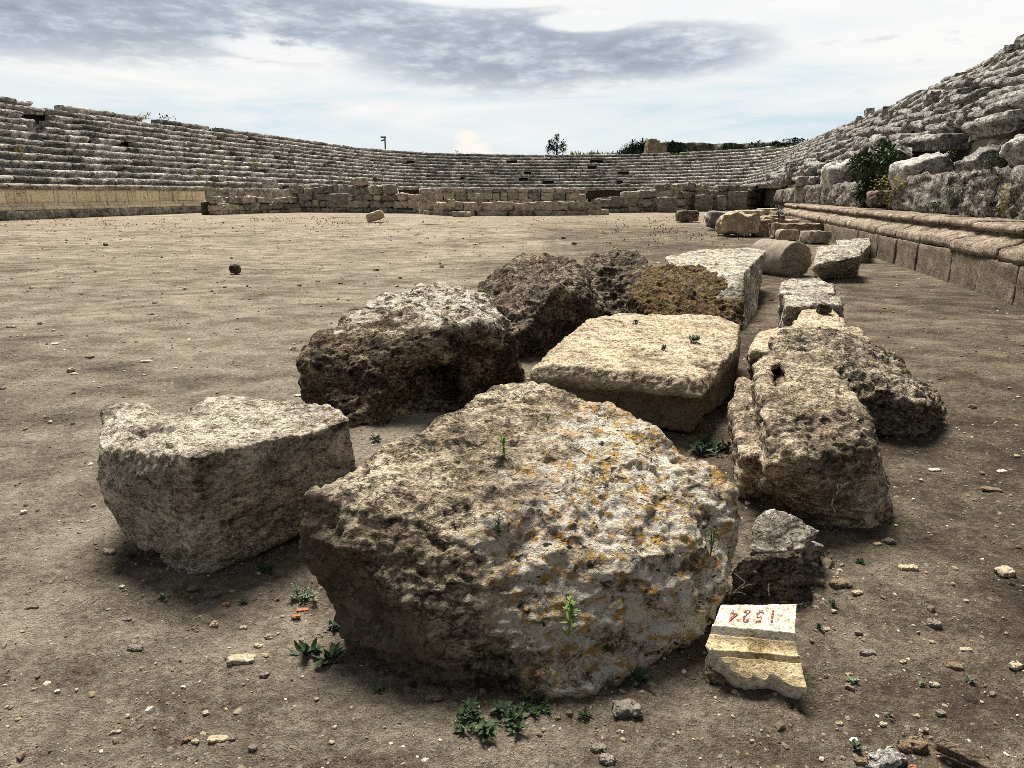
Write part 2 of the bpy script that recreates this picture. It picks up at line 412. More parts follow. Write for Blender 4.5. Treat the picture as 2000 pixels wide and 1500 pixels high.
def stone(name, label, cat, hulls, mat, cuts=(), vox=.014, smooth=3, lump=(.02, 3.0), crag=(.012, 9.0), fine=(.004, 40.0), pits=None,
          strata=None, group=None, parent=None, dents=(), chip=(.018, 6.5)):
    _stone_seed[0] += 1; off = np.array([5.1, 2.7, 8.3]) * _stone_seed[0]
    v, f, e = carve(hulls, cuts, vox)
    v = lap(v, e, smooth)
    for (c, r, depth, dirv) in dents:
        d = np.linalg.norm((v - np.array(c)) / np.array(r), axis=1)
        d = d + .25 * fbm(v * 6 + off, 3)
        k = np.clip(1 - d, 0, 1); k = k * k * (3 - 2 * k)
        v = v + np.array(dirv)[None] * (k * depth)[:, None]
    n = normals(v, f)
    d = lump[0] * fbm(v * lump[1] + off, 3)
    d = d + crag[0] * fbm(v * crag[1] + off + 40, 4, .55, ridged=True) * (.35 + .65 * np.clip(.5 + 1.5 * perlin(v * 2.5 + off + 9), 0, 1))
    if chip:
        wv = v + .05 * np.stack([perlin(v * 5 + off), perlin(v * 5 + off + 5), perlin(v * 5 + off + 11)], -1)
        d = d + chip[0] * facets(wv * chip[1] + off) + chip[0] * .45 * facets(wv * chip[1] * 2.6 + off + 3)
    if strata:
        sv = v * np.array([strata[1] * .25, strata[1] * .25, strata[1]])
        d = d + strata[0] * fbm(sv + off + 80, 3, .5, ridged=True)
    if pits:
        wv = v * pits[1] + .35 * np.stack([perlin(v * 12 + off), perlin(v * 12 + off + 5), perlin(v * 12 + off + 11)], -1)
        w, wid = worley(wv + off)
        k = np.clip(1 - w / (.2 + .5 * wid * wid), 0, 1)
        where = np.clip(.15 + 2.4 * perlin(v * 2.2 + off + 31), 0, 1.2)
        d = d - pits[0] * k * (wid > .35) * where
        if len(pits) > 2:
            w, wid = worley(v * pits[1] * 2.3 + off); k = np.clip(1 - w / (.2 + .45 * wid), 0, 1); d = d - pits[2] * k * (.25 + .75 * np.clip(.5 + 2 * perlin(v * 3.1 + off + 61), 0, 1))
    if fine: d = d + fine[0] * fbm(v * fine[1] + off, 2)
    v = v + n * d[:, None]
    lowv = v[(v[:, 2] < .035) & (v[:, 2] > -.05)]
    if len(lowv) and v[:, 1].mean() < 12: BASES.append(lowv[:: max(1, len(lowv) // 160)])
    o = mesh_obj(name, v, f, M[mat] if isinstance(mat, str) else mat, parent)
    if parent is None: tag(o, label, cat, group)
    return o
def down(pts, z=-.04): return [np.array([p[0], p[1], z]) for p in pts]
def swept(points_uvz):  # list of world points
    return [np.array(p) for p in points_uvz]

BLOCKS = "fallen blocks laid out on the arena floor"
# ---- the big lichened block in front
top = [P(985, 757, .60), P(1075, 762, .60), P(1190, 795, .60), P(1290, 850, .57), P(1375, 905, .50), P(1428, 960, .44), P(1438, 1010, .36),
       P(855, 832, .58), P(690, 925, .54), P(610, 975, .50), P(592, 1020, .44), P(760, 1005, .49), P(930, 1035, .46), P(1100, 1085, .38), P(1250, 1115, .32), P(800, 1180, .28), P(1000, 1220, .23), P(1180, 1210, .21)]
low = [P(590, 1085, .33), P(640, 1135, .2), P(690, 1205, .06), P(690, 1285, -.03), P(870, 1362, -.03), P(980, 1376, -.03), P(1075, 1378, -.03),
       P(1130, 1372, .0), P(1210, 1310, .02), P(1340, 1235, .05), P(1398, 1170, .16), P(1415, 1090, .24)]
back = down([P(985, 757, .60), P(1190, 795, .60), P(1360, 900, .52), P(870, 832, .58)]) + [np.array([P(1428, 980, .3)[0] - .05, P(1428, 980, .3)[1] - .1, .0])]
q1 = P(880, 1000, .52); q2 = P(1010, 1030, .48); q3 = P(1050, 870, .57); q4 = P(690, 930, .53)
stone("limestone_block", "largest block in front, pale top with orange and white lichen on its right side", "stone block",
      [top + low + back], "hero", vox=.0085, smooth=2, chip=(.012, 6), lump=(.020, 2.4), crag=(.010, 9.0), fine=(.008, 34), pits=(.034, 10, .016), strata=(.014, 9), group=BLOCKS,
      dents=[(q1, (.16, .14, .2), .07, (0, 0, -1)), (q2, (.12, .12, .2), .06, (0, .3, -1)), (P(1010, 1165, .36), (.17, .17, .2), .06, (0, 1, .1)),
             (P(760, 1160, .25), (.3, .3, .22), .05, (.3, 1, 0)), (P(1330, 890, .52), (.14, .14, .2), .05, (-.3, .1, -1)), (P(1370, 1050, .3), (.10, .14, .2), .06, (-1, .2, 0)),
             (q4, (.10, .10, .1), .04, (.5, .2, -.6))])
# ---- left block
YB = GY(372, 1138)
fb = P(372, 1138, -.02); ft = PY(382, 893, YB - .03)
rt = P(683, 818, .52); rbk = P(648, 796, .52); lb = P(205, 792, .55); ll = P(190, 872, .47)
stone("limestone_block", "pale speckled block with a hollowed top standing left of the largest block", "stone block",
      [[fb, ft, rt, rbk, lb, ll, P(440, 772, .54), P(300, 800, .50), np.array([rt[0] + .02, rt[1] + .02, .1]), P(195, 960, .3), P(250, 1050, .08), P(300, 1085, .0),
        P(420, 1120, -.03), P(590, 1040, -.03), np.array([rbk[0], rbk[1], -.03]), np.array([lb[0] + .1, lb[1], .05])]],
      "grey_block", vox=.008, smooth=1, chip=(.009, 7), lump=(.012, 3), crag=(.004, 12), fine=(.007, 40), pits=(.008, 22, .006), group=BLOCKS,
      dents=[(P(340, 785, .55), (.16, .2, .25), .11, (0, -.1, -1)), (P(285, 850, .52), (.13, .10, .1), .06, (.2, .4, -.8)), (P(560, 830, .53), (.35, .22, .2), .03, (0, 0, -1)),
             (P(215, 830, .5), (.06, .06, .2), .03, (1, 0, 0)), (P(320, 1095, .0), (.10, .12, .10), .09, (.3, .6, .8))])
# ---- dark hollow block behind it
stone("limestone_block", "dark brown hollowed block with a white crusted top behind the speckled block", "stone block",
      [[P(588, 705, .36), P(640, 650, .46), P(720, 592, .56), P(850, 560, .62), P(935, 578, .62), P(985, 612, .56), P(1000, 700, .22), P(1005, 745, -.02),
        P(850, 645, .60), P(700, 650, .52), P(960, 635, .56), P(592, 775, .08), P(640, 815, -.02), P(690, 838, -.03), P(880, 812, -.03),
        *down([P(720, 592, .56), P(850, 560, .62), P(970, 600, .6)])]],
      "dark_rock_pale", vox=.013, smooth=3, lump=(.06, 2.6), crag=(.032, 6.0), fine=(.007, 35), pits=(.03, 12, .014), group=BLOCKS,
      dents=[(P(830, 760, .18), (.36, .34, .28), .46, (.15, 1, .15)), (P(690, 760, .25), (.2, .2, .25), .06, (0, 1, 0)), (P(940, 700, .3), (.2, .2, .3), .05, (0, 1, 0))])
stone("limestone_block", "craggy dark brown block with a pale right shoulder, behind the hollowed block", "stone block",
      [[P(937, 565, .50), P(985, 520, .66), P(1045, 498, .74), P(1110, 512, .72), P(1150, 545, .62), P(1172, 605, .30), P(1170, 650, .0), P(1010, 540, .66), P(1090, 560, .66),
        P(1000, 712, -.03), P(1040, 705, -.03), P(1130, 672, -.03), P(985, 700, .05), P(1150, 600, .4), P(950, 620, .35), *down([P(985, 520, .66), P(1110, 512, .7)])]],
      "dark_rock", vox=.014, smooth=2, lump=(.07, 2.8), crag=(.04, 6.5), fine=(.007, 30), pits=(.03, 10, .014), group=BLOCKS)
stone("limestone_block", "rounded blackish pitted block between the craggy block and the ochre block", "stone block",
      [[P(1133, 520, .55), P(1165, 498, .66), P(1215, 490, .70), P(1260, 505, .62), P(1275, 530, .5), P(1180, 620, -.03), P(1240, 625, -.03), P(1140, 600, .1), P(1285, 600, .0),
        *down([P(1165, 498, .6), P(1260, 505, .6)])]],
      "dark_rock", vox=.016, smooth=2, lump=(.06, 2.8), crag=(.035, 7), fine=(.007, 30), pits=(.03, 11, .014), group=BLOCKS)
stone("limestone_block", "dark block coloured ochre by moss in front of the white slab", "stone block",
      [[P(1228, 572, .35), P(1260, 535, .50), P(1310, 518, .56), P(1400, 520, .55), P(1446, 545, .48), P(1448, 600, .2), P(1448, 655, -.03), P(1225, 600, .15), P(1230, 640, -.03), P(1330, 665, -.03),
        *down([P(1310, 518, .56), P(1440, 540, .5)])]],
      "ochre_rock", vox=.014, smooth=2, lump=(.05, 3), crag=(.03, 7), fine=(.007, 30), pits=(.024, 11, .012), group=BLOCKS)
gw = [P(1300, 502, .60), P(1375, 487, .62), P(1465, 484, .63), P(1495, 490, .62), P(1452, 533, .56), P(1310, 518, .56)]
stone("limestone_block", "whitish wedge shaped slab with a tall grey side, next to the column drum", "stone block",
      [gw + [P(1452, 648, -.03), P(1476, 612, .02), P(1330, 650, -.03)] + down([P(1300, 502, .6), P(1465, 490, .62)])],
      "white_slab", vox=.012, smooth=1, chip=(.009, 5), lump=(.012, 3), crag=(.008, 9), fine=(.003, 30), group=BLOCKS)
# ---- flat pale slab in the middle
ftop = [P(1150, 625, .40), P(1210, 614, .40), P(1400, 619, .40), P(1443, 635, .39), P(1436, 680, .37), P(1400, 710, .39), P(1365, 745, .38), P(1330, 735, .40), P(1180, 722, .41), P(1075, 712, .42),
        P(1040, 722, .37), P(1100, 668, .41)]
cy_ = np.mean([p[1] for p in ftop]); cx_ = np.mean([p[0] for p in ftop])
fl2 = [np.array([cx_ + (p[0] - cx_) * .985, cy_ + (p[1] - cy_) * .90, .34]) for p in ftop] + [np.array([cx_ + (p[0] - cx_) * .985, cy_ + (p[1] - cy_) * .92, .03]) for p in ftop]
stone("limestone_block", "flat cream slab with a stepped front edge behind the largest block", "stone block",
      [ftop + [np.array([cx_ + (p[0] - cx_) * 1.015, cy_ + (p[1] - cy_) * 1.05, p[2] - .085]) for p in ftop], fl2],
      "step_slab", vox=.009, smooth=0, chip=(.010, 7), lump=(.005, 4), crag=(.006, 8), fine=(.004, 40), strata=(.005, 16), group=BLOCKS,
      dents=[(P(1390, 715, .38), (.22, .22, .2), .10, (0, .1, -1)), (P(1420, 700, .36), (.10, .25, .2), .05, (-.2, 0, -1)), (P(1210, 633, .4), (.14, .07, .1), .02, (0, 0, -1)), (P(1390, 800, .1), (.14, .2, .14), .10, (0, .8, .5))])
# ---- right hand group
itop = [P(1462, 712, .50), P(1500, 692, .51), P(1597, 688, .50), P(1605, 712, .49), P(1680, 795, .50), P(1690, 815, .46), P(1560, 810, .50), P(1490, 800, .50), P(1480, 760, .50)]
itop = [P(1476, 716, .50), P(1500, 692, .51), P(1598, 688, .50), P(1607, 714, .49), P(1683, 797, .50), P(1690, 813, .47), P(1500, 822, .49)]
stone("limestone_block", "tall brown block with a socket cut in its top, front of the right hand row", "stone block",
      [itop + [P(1505, 905, .33), P(1702, 882, .36), P(1730, 950, .12), P(1730, 1000, .02), P(1704, 1036, -.03), P(1490, 960, .12), P(1600, 1030, -.02), P(1500, 985, -.03), P(1560, 900, .37), *down([P(1480, 712, .5), P(1600, 690, .5)])],
       [P(1446, 742, .36), P(1432, 795, .33), P(1436, 862, .28), P(1452, 893, .27), P(1515, 900, .28), P(1500, 760, .34), P(1445, 905, .16), P(1450, 975, -.03), P(1530, 985, -.03), *down([P(1450, 745, .3), P(1500, 745, .3)])]],
      "brown_block", vox=.0085, smooth=1, chip=(.012, 6), lump=(.010, 3), crag=(.010, 9), fine=(.008, 34), strata=(.014, 10), pits=(.016, 15, .009), group=BLOCKS,
      cuts=[[P(1500, 718, .6), P(1532, 712, .6), P(1545, 755, .6), P(1510, 765, .6), P(1500, 718, .40), P(1532, 712, .44), P(1545, 755, .44), P(1505, 768, .40)]],
      dents=[(P(1470, 820, .4), (.10, .16, .25), .06, (1, .2, 0)), (P(1530, 985, .06), (.28, .25, .13), .12, (.1, 1, .2)), (P(1600, 900, .3), (.15, .15, .2), .03, (0, 1, 0))])
stone("limestone_block", "low dark pitted block spreading right behind the tall socketed block", "stone block",
      [[P(1505, 672, .42), P(1530, 648, .44), P(1620, 645, .44), P(1700, 668, .40), P(1760, 712, .32), P(1800, 750, .24), P(1838, 800, .12), P(1830, 838, .0), P(1690, 858, -.03), P(1740, 850, -.03), P(1600, 840, -.03),
        P(1640, 700, .43), P(1720, 755, .34), P(1790, 790, .24), *down([P(1530, 650, .4), P(1690, 680, .3), P(1820, 790, 0)])]],
      "pitted", vox=.012, smooth=2, lump=(.05, 3), crag=(.03, 8), fine=(.006, 40), pits=(.03, 13, .014), group=BLOCKS)
stone("limestone_block", "flat cream slab half hidden behind the low pitted block", "stone block",
      [[P(1475, 652, .38), P(1540, 638, .38), P(1672, 640, .38), P(1700, 665, .38), P(1640, 690, .38), P(1470, 690, .36), P(1462, 700, .22), P(1470, 740, -.03), P(1690, 740, -.03), *down([P(1480, 652, .38), P(1690, 642, .38)])]],
      "pale_slab", vox=.014, smooth=2, lump=(.015, 4), crag=(.008, 9), fine=(.003, 35), strata=(.006, 12), group=BLOCKS)
stone("limestone_block", "small cream slab with a dark stone lying on top", "stone block",
      [[P(1568, 604, .34), P(1625, 602, .34), P(1652, 632, .33), P(1640, 645, .33), P(1545, 640, .32), P(1545, 660, .2), P(1545, 690, -.03), P(1655, 690, -.03), *down([P(1568, 604, .34), P(1630, 602, .34)])]],
      "pale_slab", vox=.014, smooth=2, lump=(.012, 4), crag=(.006, 9), fine=(.003, 35), group=BLOCKS)
ms = P(1608, 612, .34); w_, f_ = rough_block((.115, .10, .085), 9, .55, .12, 41, 2.2)
tag(mesh_obj("stone", w_ + ms + np.array([0, 0, -.012]), f_, M["dark_rock"]), "small dark round stone resting on the cream slab", "stone")
stone("limestone_block", "cream topped block cracked across, in front of the column drum", "stone block",
      [[P(1527, 552, .42), P(1545, 545, .43), P(1600, 546, .43), P(1627, 555, .42), P(1630, 572, .42), P(1525, 575, .41), *down([P(1527, 552, .4), P(1627, 552, .4)]), P(1525, 645, -.03), P(1630, 640, -.03)],
       [P(1532, 577, .41), P(1600, 573, .41), P(1641, 580, .40), P(1645, 598, .37), P(1535, 598, .38), P(1645, 655, -.03), P(1530, 665, -.03), *down([P(1532, 577, .4), P(1641, 580, .4)])]],
      "white_slab", vox=.014, smooth=2, lump=(.015, 4), crag=(.010, 9), fine=(.003, 35), group=BLOCKS,
      dents=[(P(1580, 576, .42), (.22, .03, .1), .04, (0, 0, -1))])

# ---- column drum lying on its side
Yd = GY(1540, 540)
ca = PY(1552, 506, Yd + .02); cb = PY(1500, 472, Yd + 1.0)
def drum():
    axis = np.array([cb[0] - ca[0] - .12, cb[1] - ca[1], 0]); Ld = 1.0; axis /= np.linalg.norm(axis); side = np.array([axis[1], -axis[0], 0]); up = np.array([0, 0, 1])
    R = .345; c0 = np.array([ca[0] + .02, ca[1] - .02, R - .05]); n, m = 40, 72
    v = []; f = []
    prof = [(0, 0.0)] + [(r, 0.0) for r in np.linspace(.05, .96, 11)] + [(.99, .012), (1, .03)] + [(1, t) for t in np.linspace(.05, Ld, n)] + [(.97, Ld + .01), (0, Ld + .01)]
    for (r, t) in prof:
        for k in range(m):
            a = 2 * PI * k / m
            v.append(c0 + axis * t + side * (R * r * math.cos(a)) + up * (R * r * math.sin(a)))
    for i in range(len(prof) - 1):
        for k in range(m):
            f.append((i * m + k, i * m + (k + 1) % m, (i + 1) * m + (k + 1) % m, (i + 1) * m + k))
    v = np.array(v); t = (v - c0) @ axis
    rough = np.clip(1 - t / .04, 0, 1)
    v = v - axis[None] * (rough * (.035 * fbm(v * 9, 4, .55, ridged=True) - .02))[:, None]
    rad = (v - c0) - np.outer((v - c0) @ axis, axis); v = v + rad * (.02 * fbm(v * 4, 3) + .035 * facets(v * 5) - .10 * np.clip(perlin(v * 3 + 4) - .25, 0, 1) * np.clip(1.4 - t / .25, 0, 1))[:, None]
    o = mesh_obj("column_drum", v, [q[::-1] for q in f], M["drum"])
    tag(o, "brown cylindrical column drum lying on its side with a broken end", "column drum")
drum()
stone("limestone_block", "grey and white carved fragment leaning against the column drum", "stone block",
      [[P(1598, 484, .52), P(1640, 478, .53), P(1682, 486, .50), P(1680, 500, .45), P(1660, 543, -.03), P(1600, 549, -.03), P(1590, 520, .3), P(1640, 492, .5), *down([P(1600, 484, .5), P(1678, 486, .5)])]],
      "white_slab", vox=.016, smooth=2, lump=(.03, 4), crag=(.015, 8), fine=(.004, 30), group=BLOCKS)
stone("limestone_block", "small dark sided block with a white top behind the carved fragment", "stone block",
      [[P(1632, 470, .42), P(1698, 466, .43), P(1700, 478, .40), P(1690, 512, .0), P(1660, 518, -.03), P(1640, 500, .1), *down([P(1640, 470, .4), P(1698, 466, .4)])]],
      "white_slab", vox=.018, smooth=2, lump=(.02, 4), crag=(.012, 8), fine=(.004, 30), group=BLOCKS)

# ---- fragments in front on the right
S1 = [P(1478, 1010, .26), P(1500, 998, .27), P(1535, 1005, .26), P(1596, 1038, .20), P(1565, 1075, .17), P(1470, 1080, .18), P(1466, 1050, .20)]
stone("stone_fragment", "tilted grey brown slab lying on a dark block in the shade of the tall block", "stone fragment",
      [S1 + [P(1470, 1085, .13), P(1560, 1085, .13), P(1590, 1050, .15), P(1500, 1020, .13)]], "wall_tan", vox=.006, smooth=1, lump=(.008, 5), chip=(.006, 12), crag=(.004, 12), fine=(.003, 60), strata=(.004, 20))
S2 = [P(1440, 1098, .20), P(1480, 1082, .20), P(1562, 1073, .20), P(1570, 1085, .19), P(1430, 1115, .17)]
stone("stone_fragment", "dark squared block with white scratches under the tilted slab", "stone fragment",
      [S2 + [P(1425, 1175, .02), P(1560, 1175, -.02), P(1592, 1190, -.03), P(1440, 1185, -.02), P(1480, 1200, -.03), *down([P(1450, 1090, .18), P(1560, 1075, .18)])]],
      "dark_rock", vox=.006, smooth=1, chip=(.006, 10), lump=(.006, 5), crag=(.004, 12), fine=(.003, 60))
stone("stone_fragment", "brown wedge of stone poking out to the right of the tilted slab", "stone fragment",
      [[P(1568, 1068, .13), P(1590, 1055, .13), P(1608, 1068, .12), P(1605, 1080, .08), P(1575, 1105, .0), P(1570, 1095, .06), P(1560, 1085, .0), P(1600, 1085, -.01)]], "wall_tan", vox=.006, smooth=1, chip=(.005, 12), lump=(.004, 6), crag=(.003, 14), fine=(.002, 60))

def moulded():
    """broken piece of moulding: three bands divided by grooves, red number on the top band"""
    a = P(1400, 1188, .19); b = P(1556, 1182, .20); c = P(1575, 1322, .07); d = P(1400, 1300, .06)
    N1, N2 = 90, 100
    lft = [(0, P(1408, 1182, .19)), (.22, P(1396, 1214, .17)), (.50, P(1378, 1256, .13)), (.62, P(1396, 1275, .11)), (.85, P(1428, 1308, .075)), (1, P(1452, 1324, .06))]
    rgt = [(0, P(1556, 1180, .20)), (.28, P(1552, 1232, .17)), (.45, P(1556, 1260, .14)), (.70, P(1564, 1292, .11)), (1, P(1576, 1345, .06))]
    def ev(tab, t):
        ts = [q[0] for q in tab]; return np.array([np.interp(t, ts, [q[1][k] for q in tab]) for k in range(3)])
    grid = np.zeros((N1 + 1, N2 + 1, 3))
    for i in range(N1 + 1):
        t = i / N1
        for j in range(N2 + 1):
            s = j / N2
            tt = t * (1 - (.13 * math.exp(-((s - .55) / .13) ** 2) + .06 * math.exp(-((s - .25) / .1) ** 2)) * t ** 4)
            L_, R_ = ev(lft, tt), ev(rgt, tt)
            p = L_ * (1 - s) + R_ * s
            g1 = .36 + .03 * s - .03; g2 = .66 + .05 * s - .03
            z = .010 * math.exp(-((t - g1 + .03) / .02) ** 2) - .016 * math.exp(-((t - g1 - .012) / .014) ** 2)
            z += .010 * math.exp(-((t - g2 + .035) / .025) ** 2) - .020 * math.exp(-((t - g2 - .012) / .016) ** 2)
            z -= .010 * math.sin(PI * min(1, max(0, (t - g1) / (g2 - g1)))) 
            p[2] += z
            grid[i, j] = p
    topv = grid.reshape(-1, 3); topv[:, 2] += .003 * fbm(topv * 25, 4); 
    n = len(topv); botv = topv.copy(); ctr = topv.mean(0); botv[:, :2] = ctr[:2] + (botv[:, :2] - ctr[:2]) * .93; botv[:, 1] += .03; botv[:, 2] = np.minimum(botv[:, 2] - .075, .02)
    botv[:, 2] = botv[:, 2] * 0 - .015
    idx = lambda i, j: i * (N2 + 1) + j
    mids = []
    v = np.concatenate([topv, botv]); f = []; mi = []
    for i in range(N1):
        for j in range(N2):
            f.append((idx(i, j), idx(i + 1, j), idx(i + 1, j + 1), idx(i, j + 1))); mi.append(0 if i < N1 * (.345 + .03 * j / N2) else 1)
            f.append((n + idx(i, j), n + idx(i, j + 1), n + idx(i + 1, j + 1), n + idx(i + 1, j))); mi.append(0)
    ring = [idx(0, j) for j in range(N2)] + [idx(i, N2) for i in range(N1)] + [idx(N1, j) for j in range(N2, 0, -1)] + [idx(i, 0) for i in range(N1, 0, -1)]
    K = 5; rows = [ring]
    tv = v[ring]; bv = v[[r + n for r in ring]]
    extra = []
    base = len(v)
    for k in range(1, K):
        w = k / K; q = tv * (1 - w) + bv * w
        out = q - ctr; out[:, 2] = 0; out /= np.linalg.norm(out, axis=1)[:, None] + 1e-9
        q = q + out * (.012 * fbm(q * 28 + k, 3))[:, None]
        rows.append([base + (k - 1) * len(ring) + t for t in range(len(ring))]); extra.append(q)
    rows.append([r + n for r in ring]); v = np.concatenate([v] + extra)
    for k in range(K):
        A, B = rows[k], rows[k + 1]
        for t in range(len(ring)):
            u = (t + 1) % len(ring); f.append((A[t], A[u], B[u], B[t])); mi.append(0)
    o = mesh_obj("moulded_fragment", v, f, M["marble"]); o.data.materials.append(M["marble_yellow"])
    o.data.polygons.foreach_set("material_index", mi)
    bm = bmesh.new(); bm.from_mesh(o.data); bmesh.ops.recalc_face_normals(bm, faces=bm.faces); bm.to_mesh(o.data); bm.free()
    tag(o, "broken white and yellow marble moulding with a red painted number on top", "stone fragment")
    # painted number, upside down for the viewer
    cu = bpy.data.curves.new("n", "FONT"); cu.body = "1524"; cu.size = 1; cu.align_x = "CENTER"; cu.align_y = "CENTER"; cu.space_character = 1.55; cu.offset = .008
    to = bpy.data.objects.new("n", cu); COL.objects.link(to); dg = bpy.context.evaluated_depsgraph_get(); dg.update()
    tm = to.evaluated_get(dg).to_mesh(); bm = bmesh.new(); bm.from_mesh(tm); to.evaluated_get(dg).to_mesh_clear()
    bmesh.ops.triangulate(bm, faces=bm.faces); bmesh.ops.subdivide_edges(bm, edges=[e for e in bm.edges if e.calc_length() > .12], cuts=2, use_grid_fill=False)
    bmesh.ops.triangulate(bm, faces=bm.faces)
    tv = np.array([q.co[:] for q in bm.verts]); tf = [tuple(q.index for q in fc.verts) for fc in bm.faces]; bm.free()
    bpy.data.objects.remove(to); bpy.data.curves.remove(cu)
    wdt = tv[:, 0].max() - tv[:, 0].min(); xs = -tv[:, 0] / wdt; ys = -tv[:, 1]
    s = .455 + xs * .56; t = .135 - ys * .19
    ii = np.clip(t, 0, 1) * N1; jj = np.clip(s, 0, 1) * N2; i0 = np.clip(np.floor(ii).astype(int), 0, N1 - 1); j0 = np.clip(np.floor(jj).astype(int), 0, N2 - 1); a_, b_ = (ii - i0)[:, None], (jj - j0)[:, None]
    G = topv.reshape(N1 + 1, N2 + 1, 3)
    pv = G[i0, j0] * (1 - a_) * (1 - b_) + G[i0 + 1, j0] * a_ * (1 - b_) + G[i0, j0 + 1] * (1 - a_) * b_ + G[i0 + 1, j0 + 1] * a_ * b_
    pv[:, 2] += .0035
    mesh_obj("painted_number", pv, tf, M["paint_red"], o)
moulded()

# ------------------------------------------------------------------ sky and light
SUN_AZ, SUN_EL = math.radians(-13), math.radians(60)      # azimuth measured from +Y towards +X
sd = Vector((math.sin(SUN_AZ) * math.cos(SUN_EL), math.cos(SUN_AZ) * math.cos(SUN_EL), math.sin(SUN_EL)))
sl = bpy.data.lights.new("sun", "SUN"); sl.energy = 5.0; sl.angle = math.radians(24); sl.color = (1, .94, .84)
so = bpy.data.objects.new("sun", sl); COL.objects.link(so); so.rotation_euler = (-sd).to_track_quat("-Z", "Y").to_euler(); so.location = (0, 0, 40)
def make_world():
    w = bpy.data.worlds.new("World"); sc.world = w; w.use_nodes = True; w.node_tree.nodes.clear(); t = NT(w.node_tree)
    out = t.n("ShaderNodeOutputWorld"); bg = t.n("ShaderNodeBackground"); t.L.new(bg.outputs[0], out.inputs[0]); bg.inputs[1].default_value = .059
    sky = t.n("ShaderNodeTexSky", sky_type="NISHITA"); sky.sun_disc = False; sky.sun_elevation = SUN_EL; sky.sun_rotation = SUN_AZ
    tc = t.n("ShaderNodeTexCoord"); sx = t.n("ShaderNodeSeparateXYZ"); t.L.new(tc.outputs["Generated"], sx.inputs[0])
    X, Y, Z = sx.outputs
    az = t.math("MULTIPLY", t.math("ARCTAN2", X, Y), 180 / PI); el = t.math("MULTIPLY", t.math("ARCSINE", Z), 180 / PI)
    cx = t.n("ShaderNodeCombineXYZ"); t.L.new(t.math("MULTIPLY", az, .06), cx.inputs[0]); t.L.new(t.math("MULTIPLY", el, .20), cx.inputs[1])
    v = cx.outputs[0]
    n1 = t.noise(v, 1.6, 9, .62, .3); n2 = t.noise(t.scalev(v, (.7, 1.6, 1)), 1.1, 8, .6, .5); n3 = t.noise(v, 5.0, 8, .65, .2); n5 = t.noise(t.scalev(v, (1, 1.25, 1)), 11.0, 9, .7, .35)
    def ell(a0, e0, ra, re, tilt=0.0):
        da = t.math("SUBTRACT", az, a0); de = t.math("SUBTRACT", t.math("SUBTRACT", el, e0), t.math("MULTIPLY", da, tilt))
        q = t.math("ADD", t.math("POWER", t.math("ABSOLUTE", t.math("DIVIDE", da, ra)), 2.0), t.math("POWER", t.math("ABSOLUTE", t.math("DIVIDE", de, re)), 2.0))
        return t.math("SUBTRACT", 1.0, q)
    def mx(*a):
        r = a[0]
        for b in a[1:]: r = t.math("MAXIMUM", r, b)
        return r
    bank = mx(ell(-35, 10.8, 23, 3.0), ell(-19, 11.4, 15, 2.7), ell(-1, 9.9, 12.5, 3.0, -.03), ell(9.5, 9.6, 9, 2.0, .02), ell(-11, 11.6, 10, 1.8))
    bank = t.math("MAXIMUM", bank, -1.0)
    gap = mx(ell(-16.5, 9.7, 5.0, 1.0, -.05), ell(-2, 13.4, 8, 1.0), ell(-30, 12.6, 4, .8), ell(5, 11.6, 4, .8))
    dens = t.math("ADD", t.math("ADD", t.math("MULTIPLY", bank, 1.55), t.math("MULTIPLY", t.math("SUBTRACT", n1, .5), 2.0)), t.math("MULTIPLY", t.math("ADD", t.math("SUBTRACT", n3, .5), t.math("MULTIPLY", t.math("SUBTRACT", n5, .5), .3)), 2.6))
    dens = t.math("SUBTRACT", dens, t.math("MULTIPLY", t.math("MAXIMUM", gap, 0.0), t.math("MULTIPLY", t.step(n3, .3, .6), 2.4)))
    dark = t.step(dens, -.5, 1.1)
    # scattered grey wisps on the right
    wisp = t.math("MULTIPLY", t.step(t.math("ADD", n3, t.math("MULTIPLY", n2, .5)), .86, 1.0), t.step(ell(14, 9, 22, 6), 0, .6))
    dark = t.math("MAXIMUM", dark, t.math("MULTIPLY", wisp, .55))
    pale = t.ramp(n2, [(.36, C(6.6, 7.7, 8.2)), (.50, C(7.9, 8.3, 8.4)), (.62, C(9.2, 9.1, 8.8))])
    blue = t.mix(1.0, sky.outputs[0], C(1.0, 1.0, 1.0), "MULTIPLY")
    # thin veil of high cloud over the blue sky
    veil = t.mix(t.step(n2, .30, .46), t.mix(.85, blue, C(6.0, 7.5, 8.1)), pale)
    hi = t.step(el, 5.5, 11)
    veil = t.mix(t.math("MULTIPLY", hi, .75), veil, C(9.1, 9.1, 9.0))
    low = t.step(el, 6.5, 2.5)
    veil = t.mix(t.math("MULTIPLY", low, .35), veil, C(6.8, 7.8, 8.1))
    dcol = t.ramp(t.math("ADD", t.math("MULTIPLY", n3, .45), t.math("ADD", t.math("MULTIPLY", n1, .45), t.math("MULTIPLY", n5, .10))), [(.38, C(2.7, 3.15, 3.95)), (.50, C(4.2, 4.75, 5.6)), (.61, C(7.2, 7.6, 8.0))])
    col = t.mix(dark, veil, dcol)
    # one small cumulus over the far rim
    cum = t.math("ADD", mx(ell(-3.3, 4.0, 1.0, .75), ell(-2.6, 3.2, 1.3, .6), ell(-3.7, 3.2, .9, .5)), t.math("MULTIPLY", t.math("SUBTRACT", t.noise(v, 14, 5, .6), .5), 2.2))
    col = t.mix(t.math("MULTIPLY", t.step(cum, -.1, .9), .9), col, C(9.6, 9.0, 8.3))
    # unseen grey sky added behind the viewer to darken the front faces
    # unseen dark cloud added overhead to cut the fill and deepen shade
    over = t.step(t.math("ADD", el, t.math("MULTIPLY", t.math("SUBTRACT", n1, .5), 12.0)), 15.5, 30)
